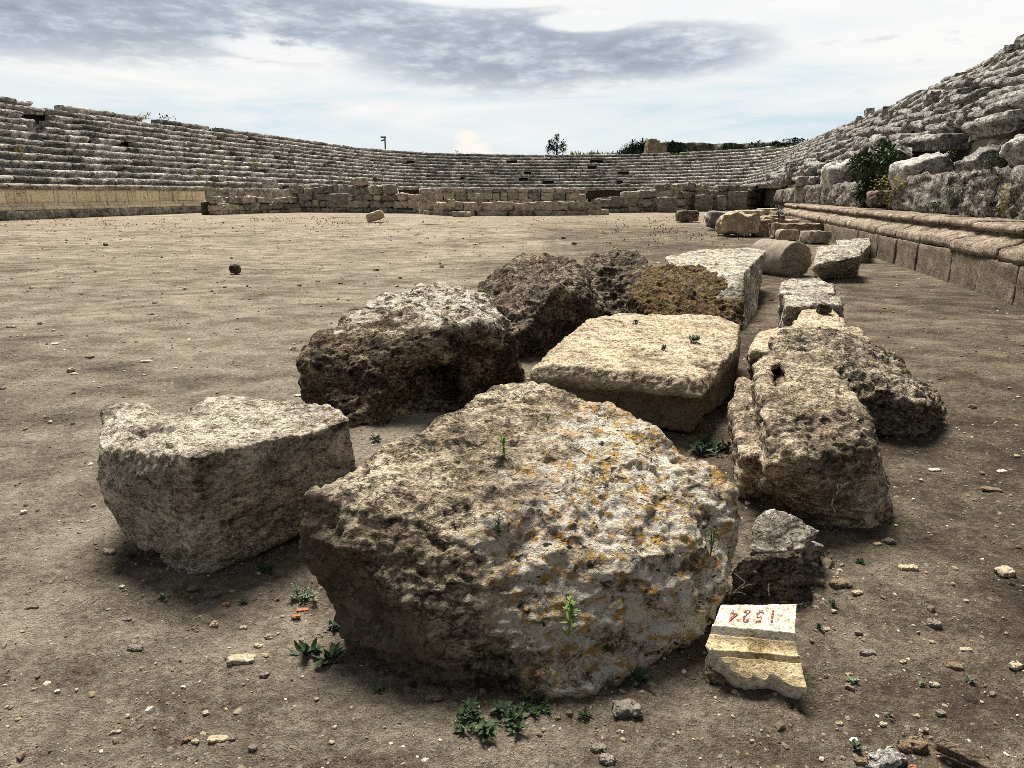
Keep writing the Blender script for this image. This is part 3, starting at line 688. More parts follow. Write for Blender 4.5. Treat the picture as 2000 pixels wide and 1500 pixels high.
    col = t.mix(t.math("MULTIPLY", over, .94), col, t.mix(n1, C(1.0, 1.1, 1.25), C(1.9, 2.0, 2.25)))
    behind = t.step(Y, .25, -.40)
    bb = t.math("MULTIPLY", t.step(Z, -.1, .10), 1.0)
    col = t.mix(t.math("MULTIPLY", behind, .93), col, t.mix(n1, C(1.6, 1.75, 1.95), C(3.0, 3.2, 3.5)))
    t.L.new(col, bg.inputs[0])
make_world()
sc.view_settings.view_transform = "Standard"; sc.view_settings.look = "None"; sc.view_settings.exposure = .85; sc.cycles.denoising_prefilter = "NONE"; sc.cycles.filter_width = .8; sc.cycles.use_denoising = False; sc.view_settings.gamma = 1

# ------------------------------------------------------------------ ground
def ground_mat():
    m, t, b = new_mat("dirt"); tc = t.n("ShaderNodeTexCoord"); v = tc.outputs["Object"]
    n1 = t.noise(v, .35, 8, .6, .4); n2 = t.noise(t.scalev(v, (1, 1.25, 1)), 2.2, 9, .68, .3); n3 = t.noise(v, 28, 8, .72); n4 = t.noise(v, 130, 4, .7)
    nm = t.noise(t.scalev(v, (1, 1.5, 1)), .95, 6, .62, .6)
    x = t.math("ADD", t.math("ADD", t.math("MULTIPLY", n1, .16), t.math("MULTIPLY", nm, .15)), t.math("ADD", t.math("MULTIPLY", n2, .26), t.math("ADD", t.math("MULTIPLY", n3, .24), t.math("MULTIPLY", n4, .19))))
    sep = t.n("ShaderNodeSeparateXYZ"); t.L.new(v, sep.inputs[0])
    # drier, paler soil to the left, darker earth right; partly painted light and shade
    side = t.step(t.math("ADD", t.math("MULTIPLY", sep.outputs[0], -.30), t.math("MULTIPLY", t.math("SUBTRACT", n1, .5), 1.2)), -.62, .22)
    dry = t.ramp(x, [(.415, C(.075, .058, .042)), (.48, C(.265, .216, .16)), (.56, C(.58, .50, .39))])
    wet_shade = t.ramp(x, [(.42, C(.032, .024, .016)), (.49, C(.15, .115, .082)), (.57, C(.42, .345, .25))])
    col = t.mix(side, wet_shade, dry)
    far = t.step(t.math("ADD", sep.outputs[1], t.math("MULTIPLY", n1, 14.0)), 34, 46)
    col = t.mix(t.math("MULTIPLY", far, .8), col, t.ramp(x, [(.40, C(.15, .118, .083)), (.55, C(.44, .365, .265))]))
    vo = t.voro(v, 26); sp = t.n("ShaderNodeSeparateColor"); t.L.new(vo.outputs["Color"], sp.inputs[0])
    fleck = t.math("MULTIPLY", t.step(t.math("SUBTRACT", t.math("MULTIPLY", sp.outputs[0], .42), vo.outputs["Distance"]), .10, .16), t.step(sp.outputs[1], .45, .6))
    col = t.mix(t.math("MULTIPLY", fleck, .8), col, t.mix(sp.outputs[2], C(.34, .28, .2), C(.62, .55, .44)))
    t.L.new(col, b.inputs["Base Color"])
    h = t.math("ADD", t.math("MULTIPLY", n2, 1.3), t.math("ADD", n3, t.math("ADD", t.math("MULTIPLY", n4, .6), t.math("MULTIPLY", fleck, .25))))
    bp = t.n("ShaderNodeBump"); bp.inputs["Strength"].default_value = 1.0; bp.inputs["Distance"].default_value = .07
    t.L.new(h, bp.inputs["Height"]); t.L.new(bp.outputs[0], b.inputs["Normal"])
    return m
M["dirt"] = ground_mat()
def relief(x, y):
    p = np.stack([x, y, 0 * x + .5], -1)
    d = np.hypot(x, y)
    k = np.clip(1.2 - d / 30, .0, 1)
    return (.022 * fbm(p * 1.1, 3) + .014 * fbm(p * 4.5, 3) + .008 * fbm(p * 13 + 7, 3, .6) * np.clip(1.3 - d / 10, 0, 1) + .0055 * fbm(p * 36 + 3, 3, .65) * np.clip(1.2 - d / 6, 0, 1)) * k
def make_ground():
    rr = [.25]
    while rr[-1] < 9: rr.append(rr[-1] * 1.0085)
    while rr[-1] < 90: rr.append(rr[-1] * 1.03)
    while rr[-1] < 5000: rr.append(rr[-1] * 1.3)
    rr = np.array(rr)
    a = np.radians(np.concatenate([np.linspace(-180, -55, 30)[:-1], np.linspace(-55, 55, 440), np.linspace(55, 180, 30)[1:-1]]))
    A, Rr = np.meshgrid(a, rr); x = (Rr * np.sin(A)).ravel(); y = (Rr * np.cos(A)).ravel()
    z = ground_z(x, y) + relief(x, y)
    n, m = len(rr), len(a); v = np.stack([x, y, z], -1); f = []
    for i in range(n - 1):
        for k in range(m):
            k2 = (k + 1) % m; f.append((i * m + k, (i + 1) * m + k, (i + 1) * m + k2, i * m + k2))
    v = np.concatenate([v, [[0, 0, 0]]]); c = len(v) - 1
    for k in range(m): f.append((c, k, (k + 1) % m))
    f = [q[::-1] for q in f]
    o = mesh_obj("ground", v, f, M["dirt"], origin=np.zeros(3)); tag(o, kind="structure")
make_ground()
def gz(x, y):
    x = np.atleast_1d(np.asarray(x, float)); y = np.atleast_1d(np.asarray(y, float))
    return ground_z(x, y) + relief(x, y)
def G(x, y):        # ground point under a pixel
    p = P(x, y, 0)
    for _ in range(4): p = P(x, y, float(gz(p[0], p[1])[0]))
    return p

# ------------------------------------------------------------------ stadium
ROW_H, ROW_D, Z_SEAT, R_IN, NROW = .43, .60, 1.93, 19.6, 12
def seat_profile(h=ROW_H, d=.78):
    return np.array([(.17, 0), (.165, .08), (.15, .15), (.07, .19), (.0, .225), (-.05, .265), (-.05, .325), (-.01, .395), (.06, h - .006), (.14, h), (.30, h), (.55, h - .005), (d, h - .01), (d, .2), (d, 0)])
def add_swept(mb, prof, s0, s1, R, z0, seg, seed, amp=.03, gap=.012, tilt=0.0, dr=0.0, dz=0.0, yaw=0.0, endr=.93, freq=1.6, lip=0.0):
    n = len(prof); s = np.linspace(s0 + gap, s1 - gap, seg + 1)
    s = np.concatenate([[s[0]], [s[0] + min(.04, (s[-1] - s[0]) * .15)], s[1:-1], [s[-1] - min(.04, (s[-1] - s[0]) * .15)], [s[-1]]])
    ctr = prof.mean(0); sm = (s0 + s1) / 2; rows = []
    for k, sv in enumerate(s):
        sc_ = endr if k in (0, len(s) - 1) else 1.0
        pr = ctr + (prof - ctr) * sc_
        R_ = R + pr[:, 0] + dr + yaw * (sv - sm); z_ = z0 + pr[:, 1] + dz + tilt * (sv - sm)
        u, v = track(np.full(n, sv), R_)
        rows.append(W(u, v, z_))
    V = np.concatenate(rows); m = len(s)
    if amp:
        q = V * freq + seed * 1.37
        d = np.stack([fbm(q, 3, .6), fbm(q + 21, 3, .6), fbm(q + 47, 3, .6)], -1) * amp
        d2 = fbm(V * freq * .35 + 5, 2)[:, None] * amp * np.array([0, 0, .8])
        V = V + d + d2
    f = []
    for i in range(m - 1):
        for k in range(n):
            k2 = (k + 1) % n; f.append((i * n + k, i * n + k2, (i + 1) * n + k2, (i + 1) * n + k))
    f.append(tuple(range(n - 1, -1, -1))); f.append(tuple((m - 1) * n + k for k in range(n)))
    mb.add(V, f)
def dist_at(s, R):
    u, v = track(np.array([s]), np.array([R])); p = W(u, v)[0]; return math.hypot(p[0], p[1])
rnd = random.Random(3)
S_SPLIT = 92.0
S_END = S_ARC1 + (VC - 12)
stand_r = empty("ruined_stand", W(22, 40, 0), "ruined grey stone seating rising along the right side of the arena", "grandstand")
stand_l = empty("seating_stand", W(-22, 60, 0), "long stepped stone seating along the left and curving round the far end", "grandstand")
CAVITY = 37.0
for i in range(NROW):
    R = R_IN + ROW_D * i; z = Z_SEAT + ROW_H * i
    for side in (0, 1):
        mb = MB(); s = 4.0 if side == 0 else S_SPLIT + .05 * i; e = S_SPLIT if side == 0 else S_END
        while s < e - .3:
            L = rnd.uniform(.85, 1.9) * (1.45 if side == 0 and s < 60 else 1); s1 = min(s + L, e)
            dd = dist_at((s + s1) / 2, R)
            ruin = max(0.0, min(1.0, (60 - s) / 25)) if side == 0 else 0.0
            skip = False
            if side == 0:
                if i in (0, 1) and s < CAVITY: skip = True
                if i == 0 and s < CAVITY + 14 and rnd.random() < .5: skip = True
                if i == 11 and (51 < s < 97): skip = True
                if i == 2 and s < CAVITY and rnd.random() < .10: skip = True
                if ruin > .1 and rnd.random() < (.09 if i < 9 else .2): skip = True
            else:
                if i == 11 and rnd.random() < .05: skip = True
                if i == 11 and side == 1 and s < 97: skip = True
                if rnd.random() < .022: skip = True
            if not skip:
                seg = int(max(3, min(22, L / (dd * .0042))))
                pr = seat_profile()
                if dd < 45:
                    pr2 = []; 
                    for k in range(len(pr)):
                        a, b = pr[k], pr[(k + 1) % len(pr)]; pr2.append(a)
                        if np.linalg.norm(b - a) > .06: pr2.append((a + b) / 2)
                    pr = np.array(pr2)
                j = .55 + 1.2 * ruin
                add_swept(mb, pr, s, s1, R, z, seg, rnd.random() * 90, amp=.034 + .02 * ruin, gap=rnd.uniform(.006, .05) + .03 * ruin, tilt=rnd.gauss(0, .026 * j), dr=rnd.gauss(0, .075 * j), dz=rnd.gauss(0, .035 * j),
                          yaw=rnd.gauss(0, .045 * j), endr=rnd.uniform(.88, .97), freq=1.5 + .3 * ruin)
            elif mb.v:
                mb.obj("seat_row", M["seat_ruin"] if side == 0 else M["seat"], stand_r if side == 0 else stand_l, smooth=False); mb = MB()
            s = s1
        if mb.v: mb.obj("seat_row", M["seat_ruin"] if side == 0 else M["seat"], stand_r if side == 0 else stand_l, smooth=False)
def core(side, s0, s1, parent):
    prof0 = [(20.25, .6), (20.25, 1.5), (20.3, 2.0), (20.9, 2.36), (22.0, 3.15), (23.5, 4.2), (25.0, 5.3), (26.4, 6.3), (26.9, 6.75), (29.2, 6.75), (29.2, 0)]
    S = np.arange(s0, s1 + .01, .8 if side == 0 else 1.6); rows = []
    pp = []
    for k in range(len(prof0) - 1):
        a, b = np.array(prof0[k]), np.array(prof0[k + 1]); nn = max(1, int(np.linalg.norm(b - a) / .4))
        for t in range(nn): pp.append(a + (b - a) * t / nn)
    pp.append(np.array(prof0[-1])); pp = np.array(pp)
    for s in S:
        q = pp.copy()
        if side == 0:
            k = np.clip((CAVITY + 2 - s) / 3, 0, 1)
            q[:, 0] += k * .95 * np.clip((2.9 - q[:, 1]) / .8, 0, 1) * (q[:, 0] < 24)
            if 51 < s < 98: q[:, 1] = np.minimum(q[:, 1], 6.3)
        u, v = track(np.full(len(q), s), q[:, 0]); rows.append(W(u, v, q[:, 1]))
    V = np.concatenate(rows); V = V + .10 * np.stack([fbm(V * 1.8, 3), fbm(V * 1.8 + 9, 3), fbm(V * 1.8 + 19, 3)], -1)
    n = len(pp); f = []
    for i in range(len(S) - 1):
        for k in range(n - 1): f.append((i * n + k, i * n + k + 1, (i + 1) * n + k + 1, (i + 1) * n + k))
    mesh_obj("rubble_core", V, f, M["core"], parent)
core(0, 4.0, S_SPLIT, stand_r); core(1, S_SPLIT, S_END, stand_l)
# earth bank behind the stands
S = np.concatenate([np.arange(4, S_ARC0, 4), np.linspace(S_ARC0, S_ARC1, 30), np.arange(S_ARC1 + 4, S_END, 4)]); V = []; f = []
bp_ = [(27.0, 6.55), (29.5, 6.7), (31.5, 6.2), (36, 3.5), (43, .1), (44, -.3)]
for s in S:
    u, v = track(np.full(6, s), np.array([b[0] for b in bp_])); V.append(W(u, v, np.array([b[1] for b in bp_])))
for i in range(len(S) - 1):
    for k in range(5): f.append((i * 6 + k, (i + 1) * 6 + k, (i + 1) * 6 + k + 1, i * 6 + k + 1))
V = np.concatenate(V); V[:, 2] += .15 * fbm(V * .6, 3)
tag(mesh_obj("embankment", V, f, M["dirt"], origin=np.zeros(3)), kind="structure")

# ---- right podium: plinth blocks, moulding blocks, ledge
pod_r = empty("podium_wall", W(18.8, 22, 0), "long low brown podium wall with a moulded top edge on the right", "wall")
V_END_R = 39.5
def dense(pr, d):
    o = []
    for k in range(len(pr)):
        a, b = pr[k], pr[(k + 1) % len(pr)]; n = max(1, int(np.linalg.norm(b - a) / d))
        for t in range(n): o.append(a + (b - a) * t / n)
    return np.array(o)
pl_prof = np.array([(0, -.15), (0, .52), (.015, .545), (.5, .545), (.5, -.15)])
mo_prof = np.array([(.02, .553), (.02, .70), (.05, .725), (.14, .745), (.25, .78), (.36, .835), (.43, .88), (.45, .905), (.36, .91), (.33, .925), (.31, .965), (.33, 1.01), (.40, 1.03), (.95, 1.03), (1.75, 1.02), (1.75, .56)])
s = 6.0
while s < V_END_R:
    s1 = min(s + rnd.uniform(.9, 1.75), V_END_R); mb = MB(); dd = dist_at(s, 18.3)
    add_swept(mb, dense(pl_prof, .07 if dd < 22 else .14), s, s1, 18.3, 0, int(max(5, 16 * 12 / dd)), rnd.random() * 90, amp=.014, gap=.012, dr=rnd.gauss(0, .012), endr=.98, freq=3.0)
    mb.obj("plinth_block", M["podium_r"], pod_r); s = s1
s = 5.6
while s < V_END_R:
    s1 = min(s + rnd.uniform(1.0, 2.3), V_END_R + .03); mb = MB(); dd = dist_at(s, 18.3)
    add_swept(mb, dense(mo_prof, .05 if dd < 22 else .10), s, s1, 18.3, 0, int(max(6, 26 * 12 / dd)), rnd.random() * 90, amp=.015, gap=.015, dr=rnd.gauss(0, .02), dz=rnd.gauss(0, .010), endr=.97, freq=4.0, tilt=rnd.gauss(0, .006))
    mb.obj("moulding_block", M["podium_mould"], pod_r); s = s1
# ---- big rough backing blocks on the ledge
back_r = empty("backing_wall", W(20.2, 22, 1.0), "row of big craggy grey blocks standing on the ledge of the right podium", "wall")
def backing_block(x0, x1, ytop, u=19.75, depth=.8, mat="backing", seed=0):
    a, b = PU(x0, ytop, u), PU(x1, ytop, u)
    va, vb = a[0] * AX + a[1] * AY, b[0] * AX + b[1] * AY
    z1 = (a[2] + b[2]) / 2; L = abs(va - vb); vm = (va + vb) / 2; h = z1 - .98
    n = int(max(8, min(34, L * 14)))
    g = dist_at(vm, u); 
    v, f = rough_block((depth, L * .955, h), max(8, min(40, int(420 / g))), .10, .05, seed, 1.6)
    q = v * 3.2 + seed
    nrm = normals(v, f); amp_ = .055
    v = v + nrm * (1.35 * amp_ * fbm(q * np.array([1.3, 1.3, .8]), 4, .62, ridged=True) - .04)[:, None]
    v[:, 2] = np.maximum(v[:, 2], 0)
    rot = math.atan2(-AX, AY)
    v = rotz(v, rot)
    c = W(u + depth / 2, vm, .99)
    mesh_obj("backing_block", v + c, f, M[mat], back_r)
for k, (x0, x1, yt) in enumerate([(2330, 2060, 335), (2058, 1952, 340), (1950, 1866, 345), (1864, 1740, 354), (1690, 1640, 365), (1638, 1607, 364), (1605, 1575, 366), (1573, 1552, 368), (1550, 1532, 372), (1530, 1515, 374)]):
    backing_block(x0, x1, yt, seed=k + 3)

# ---- fallen stones between ledge and seats on the right
def fallen(x, y, w, h, u, label, mat="white_boulder", seed=0, rx=0, ry=0, rz=0, deep=.8, rnd_=.35, name="boulder"):
    p = PU(x, y, u); d = p[1]; k = d / F_PX / 1.0
    W_, H_ = w * k, h * k
    v, f = rough_block((W_, W_ * deep, H_), 14, rnd_, .10, seed, 1.4)
    n_ = normals(v, f); v = v + n_ * (.05 * min(W_, H_) * fbm(v * 6 / max(W_, H_) + seed, 4, .55, ridged=True))[:, None]
    v[:, 2] -= H_ / 2; v = rotz(roty(rotx(v, rx), ry), rz); v[:, 2] += H_ / 2
    tag(mesh_obj(name, v + p, f, M[mat]), label, "boulder")
fallen(1645, 364, 64, 38, 20.3, "rounded white boulder on the ledge just left of the fig bush", seed=11, ry=-.2)
fallen(1795, 356, 82, 36, 20.2, "long grey boulder with a white top lying right of the fig bush", seed=12, ry=-.25, rnd_=.25)
fallen(1718, 322, 40, 36, 20.8, "small tilted grey stone wedged above the yellow flowers", seed=13, ry=.5, mat="seat_ruin")
fallen(1760, 326, 60, 34, 21.0, "craggy grey stone under the seats right of the fig bush", seed=14, mat="backing")
fallen(1922, 338, 78, 34, 20.5, "split grey boulder leaning in the dark hollow under the right seats", seed=15, ry=-.45, rnd_=.2, mat="seat_ruin")
fallen(2005, 345, 60, 70, 20.4, "pale tilted slab standing at the right edge on the craggy blocks", seed=16, ry=-.5, rnd_=.2)
fallen(1722, 386, 44, 10, 19.6, "thin flat pale stone on the ledge below the yellow flowers", seed=17, mat="podium_mould", rnd_=.3)
fallen(1718, 404, 38, 20, 19.55, "low brown stone on the ledge beside the gap in the craggy blocks", seed=18, mat="backing")
fallen(1600, 362, 34, 14, 20.3, "small grey stone on the ledge left of the white boulder", seed=19, mat="seat_ruin")
fallen(1545, 366, 46, 22, 20.6, "weathered grey block on the ledge where the right seats begin", seed=20, mat="seat_ruin")
fallen(1862, 352, 26, 9, 20.0, "small flat pale stone at the mouth of the dark hollow", seed=21)
fallen(1994, 128, 56, 22, 25.9, "dark weathered block perched on the top edge of the right seats", seed=22, mat="backing", ry=-.3)

rt_ = random.Random(77)
for k in range(30):       # blocks tumbled over the right stand
    i = rt_.choice([1, 1, 2, 2, 3, 3, 4, 5, 6, 7, 8, 9, 10, 11]); s = rt_.uniform(24, 64)
    R = R_IN + ROW_D * i + rt_.uniform(-.1, .25); z = Z_SEAT + ROW_H * i + rt_.uniform(.0, .22)
    u, v = track(np.array([s]), np.array([R])); p = W(u, v, z)[0]; d = math.hypot(p[0], p[1])
    q, f = rough_block((rt_.uniform(.6, 1.15), rt_.uniform(.45, .65), rt_.uniform(.32, .5)), int(max(5, min(12, 240 / d))), rt_.uniform(.05, .2), .10, 400 + k, 1.7)
    q = rotz(roty(rotx(q, rt_.gauss(0, .35)), rt_.gauss(0, .3)), math.atan2(AY, AX) + rt_.gauss(0, .35))
    tag(mesh_obj("tumbled_block", q + p, f, M["seat_ruin"], smooth=False), "grey block tumbled out of its row on the ruined right seating", "stone block", "tumbled blocks on the ruined right seating")
# ---- left podium
pod_l = empty("podium_wall", W(-19.4, 45, 0), "cream panelled podium wall with grey cornice below the left seats", "wall")
def left_course(name, prof, s0, s1, R, mat, Lr, amp, d=.12, gap=.008):
    mb = MB(); s = s0
    while s < s1 - .2:
        e = min(s + rnd.uniform(*Lr), s1)
        add_swept(mb, dense(np.array(prof), d), s, e, R, 0, 6, rnd.random() * 90, amp=amp, gap=gap, dr=rnd.gauss(0, .01), endr=.97, freq=1.6); s = e
    mb.obj(name, M[mat], pod_l)
def s_left(x, y, R=19.2):
    p = PU(x, y, -R); v = p[0] * AX + p[1] * AY; return S_ARC1 + VC - v
SL0 = s_left(402, 400); SL1 = S_END
left_course("backing_course", [(.25, .9), (.18, 1.0), (.15, 1.4), (.2, 1.86), (.28, 1.92), (.8, 1.92), (.8, .9)], SL0 - 26, SL0, 19.2, "cornice", (.9, 1.8), .06)
left_course("plinth", [(-.25, -.2), (-.25, .62), (-.2, .66), (.5, .66), (.5, -.2)], SL0, SL1, 19.2, "cornice", (1.2, 2.2), .02)
left_course("base_moulding", [(-.2, .665), (-.2, .82), (-.1, .86), (-.06, .98), (.0, 1.04), (.5, 1.04), (.5, .665)], SL0, SL1, 19.2, "podium_l", (1.2, 2.4), .02, .06)
left_course("orthostat_course", [(.0, 1.045), (0, 1.70), (.4, 1.70), (.4, 1.045)], SL0, SL1, 19.2, "podium_l", (1.0, 1.9), .012, .12, .02)
left_course("cornice", [(-.02, 1.705), (-.12, 1.78), (-.14, 1.88), (-.06, 1.97), (.1, 1.99), (.7, 1.98), (.7, 1.705)], SL0, SL1, 19.2, "cornice", (.9, 1.8), .03, .06)

# ---- cross walls of the late arena
def wall(name, label, line, mats, courses, seed, H0=0.0, depth=.55, lens=(.5, 1.0), top=None, neat=False):
    """line: ground points; courses: heights bottom to top; top(t) trims the wall to a ragged outline"""
    r = random.Random(seed); line = [np.array(p) for p in line]
    seg = [np.linalg.norm(line[k + 1][:2] - line[k][:2]) for k in range(len(line) - 1)]; T = sum(seg)
    def at(d):
        for k, L in enumerate(seg):
            if d <= L or k == len(seg) - 1:
                q = line[k] + (line[k + 1] - line[k]) * d / L; dr = (line[k + 1] - line[k])[:2] / L; return q, dr
            d -= L
    root = empty(name, (*at(T / 2)[0][:2], GROUND_FAR), label, "wall")
    z = GROUND_FAR - .1; cnt = 0
    for c, h in enumerate(courses):
        d = r.uniform(-.3, 0)
        while d < T:
            L = r.uniform(*lens) * (1 if neat else r.choice([.55, .8, 1, 1, 1.3]))
            t = min(max((d + L / 2) / T, 0), 1)
            if (top is None or z + h * .6 < top(t) + GROUND_FAR + r.gauss(0, .05 if neat else .16)) and not (c > 1 and not neat and r.random() < .07):
                q, dr = at(min(max(d + L / 2, 0), T))
                hh = h * (r.uniform(.95, 1.01) if neat else r.uniform(.72, 1.10))
                v, f = rough_block((L * .97, depth * r.uniform(.8, 1.1), hh), 6, r.uniform(.04, .10) if neat else r.uniform(.08, .30), .05 if neat else .09, r.random() * 99)
                v = rotz(roty(v, r.gauss(0, .03)), math.atan2(dr[1], dr[0]) + r.gauss(0, .05))
                v = v + np.array([q[0], q[1] + r.gauss(0, .05), z + r.uniform(-.05, .02)])
                mesh_obj("wall_block", v, f, M[r.choice(mats)], root); cnt += 1
            d += L + r.uniform(.0, .05)
        z += h * .97
    # rubble fill behind the face
    v = []; f = []
    N = 24
    for k in range(N + 1):
        t = k / N; q, dr = at(T * t); nn = np.array([-dr[1], dr[0]]); hh = min(sum(courses), top(t) if top else 99) + GROUND_FAR - .28
        for (o_, zz) in ((.12, 0), (.12, hh), (.9, hh * .9), (.9, 0)):
            v.append([q[0] + nn[0] * o_, q[1] + nn[1] * o_, zz])
    for k in range(N):
        for j in range(3): f.append((k * 4 + j, (k + 1) * 4 + j, (k + 1) * 4 + j + 1, k * 4 + j + 1))
    v = np.array(v); v += .06 * np.stack([fbm(v * 2, 3), fbm(v * 2 + 7, 3), fbm(v * 2 + 13, 3)], -1)
    mesh_obj("rubble_fill", v, f, M["wall_tan"], root)
    return root
def GF(x, y): return P(x, y, GROUND_FAR)
def zat(y, x, ref): return PY(x, y, GF(*ref)[1])[2]
wall("rubble_wall", "low rubble wall of small tan blocks joining the cream podium on the left", [GF(418, 420), GF(490, 417), GF(575, 415)], ["wall_tan", "wall_cream", "wall_cream", "wall_grey"], [.35, .42, .45, .4], 5, lens=(.5, 1.1), top=lambda t: 1.15 - .1 * t)
wall("rubble_wall", "tall ruined wall of squared blocks left of the centre, under the seats", [GF(572, 414.5), GF(690, 415), GF(822, 417)], ["wall_tan", "wall_tan", "wall_cream", "wall_grey"], [.42, .50, .46, .55, .62], 6, lens=(.65, 1.25), top=lambda t: 2.2 if t < .78 else 1.4)
wall("stepped_wall", "long front course of cream blocks in the centre of the far wall", [GF(826, 418), GF(870, 421), GF(1000, 422), GF(1165, 420)], ["wall_cream", "wall_cream", "wall_tan"], [.40, .50], 7, lens=(.9, 2.4), neat=True)
wall("stepped_wall", "cream block wall rising behind the long front course", [GF(850, 413), GF(1000, 413), GF(1142, 413)], ["wall_cream", "wall_cream", "wall_tan", "wall_grey"], [.5, .45, .55, .28, .62, .25], 8, lens=(.5, 1.0), top=lambda t: 1.95 if t > .3 else 1.7, neat=True)
wall("rubble_wall", "tall ruined wall of squared tan blocks right of the centre", [GF(1168, 416), GF(1300, 414), GF(1485, 409)], ["wall_tan", "wall_tan", "wall_cream", "wall_grey"], [.45, .62, .55, .52, .55, .5], 9, lens=(.75, 1.35), top=lambda t: 1.3 if t < .22 else (2.0 + .15 * math.sin(t * 14)))
def blk(x, y, w, h, label, mat, seed=0, name="stone_block", cat="stone block", deep=.7, rn=.15, yaw=0, amp=.06, z0=None, n=9, ry=0, group=None):
    """block standing on the ground with the middle of its foot at pixel x, y"""
    p = G(x, y) if z0 is None else P(x, y, z0)
    k = math.hypot(p[1], CAM_H) / F_PX * 1.0
    v, f = rough_block((w * k, w * k * deep, h * k), n, rn, amp, seed, 1.6)
    v = rotz(roty(v, ry), yaw); v[:, 2] -= v[:, 2].min()
    o = mesh_obj(name, v + p - np.array([0, 0, .02 * h * k]), f, M[mat]); tag(o, label, cat, group); return o
blk(836, 402, 29, 30, "whitish cube shaped block standing at the left end of the centre wall", "white_slab", 31, n=12, z0=.95, rn=.08)
blk(935, 404, 11, 24, "narrow upright white stone standing on the centre wall", "white_slab", 32, z0=1.0, rn=.1, deep=.9)
blk(1136, 402, 11, 20, "narrow upright cream stone at the right end of the centre wall", "wall_cream", 33, z0=1.0, rn=.06, deep=.9)
blk(880, 404, 16, 12, "low cream block lying on the centre wall", "wall_cream", 34, z0=.95)
blk(902, 423, 34, 8, "flat pale slab lying on the ground before the centre wall", "wall_cream", 35)
blk(1437, 411, 38, 34, "large square tan slab leaning at the right end of the far wall", "wall_tan", 36, rn=.05, deep=.3)
blk(1408, 412, 16, 27, "narrow upright tan block beside the large square slab", "wall_tan", 37, rn=.06)
blk(1372, 413, 34, 30, "grey topped square block in front of the right far wall", "wall_grey", 38, rn=.08, deep=.4)
blk(1302, 415, 36, 28, "big grey brown square block near the middle of the right far wall", "wall_grey", 39, rn=.08, deep=.4)
blk(664, 405, 36, 24, "large grey block set in the left ruined wall", "wall_grey", 40, rn=.12, deep=.5, z0=.75)
blk(1520, 372, 32, 22, "pale grey loose block on top of the junction with the right seats", "white_boulder", 42, rn=.2, z0=1.75)
blk(527, 366, 24, 14, "pale grey block lying on the ledge beside the dark doorway", "white_boulder", 43, rn=.25, z0=1.75)

# ---- scattered stones along the right podium
FR = "broken fragments heaped before the right podium"
blk(1341, 434, 40, 20, "dark squat stone standing alone before the right far wall", "dark_rock", 51, rn=.3, n=12)
blk(1388, 431, 22, 12, "small pale stone with weeds beside the grey boulder", "white_boulder", 52, rn=.3)
blk(1398, 449, 44, 28, "smooth grey boulder left of the cream block", "wall_grey", 53, rn=.45, n=12, ry=.2)
blk(1441, 461, 68, 36, "cream block with an undercut base among the fragments", "pale_slab", 54, rn=.22, n=14, deep=.8, amp=.09)
blk(1488, 462, 34, 30, "brown block right of the cream undercut block", "brown_block", 55, rn=.15, group=FR)
blk(1505, 448, 44, 18, "thin pale slab leaning on the brown block", "pale_slab", 56, rn=.12, ry=.15, group=FR)
blk(1532, 428, 46, 14, "dark flat slab near the end of the right podium", "brown_block", 57, rn=.15, deep=.9, group=FR)
blk(1538, 447, 52, 16, "tan slab with a ridged top behind the flat table slab", "pale_slab", 58, rn=.3, group=FR)
blk(1552, 466, 92, 26, "table like grey brown slab with a straight edge", "brown_block", 59, rn=.05, deep=.35, n=12, group=FR)
blk(1536, 470, 38, 19, "small cream block below the table like slab", "pale_slab", 60, rn=.2, group=FR)
blk(1590, 476, 48, 22, "white speckled block right of the table like slab", "grey_block", 61, rn=.2, yaw=.3, group=FR)
blk(1462, 424, 50, 12, "flat pale stones at the back of the fragments", "pale_slab", 62, rn=.25, group=FR)
blk(1500, 420, 40, 11, "low flat whitish stone beside the podium end", "white_slab", 63, rn=.25, group=FR)
blk(1478, 432, 34, 9, "thin tan slab lying flat before the far wall corner", "wall_cream", 64, rn=.15, group=FR)
blk(1515, 437, 30, 14, "small squared tan stone between the flat slabs", "wall_tan", 65, rn=.15, group=FR)
blk(736, 434, 32, 15, "lone tan rock on the bare ground before the left wall", "pale_slab", 66, rn=.35, n=12, ry=-.3, name="rock", cat="rock")
blk(460, 535, 19, 16, "lone dark rounded stone out on the open dirt", "dark_rock_pale", 67, rn=.5, n=12, name="rock", cat="rock")

# ------------------------------------------------------------------ ray casting onto what is already built
def caster():
    bpy.context.view_layer.update(); dg = bpy.context.evaluated_depsgraph_get(); dg.update()
    def hit(x, y):
        d = Vector(ray(x, y)).normalized(); ok, loc, nor, idx, ob, mtx = sc.ray_cast(dg, Vector((0, 0, CAM_H)), d)
        return np.array(loc), np.array(nor)
    return hit
hit = caster()

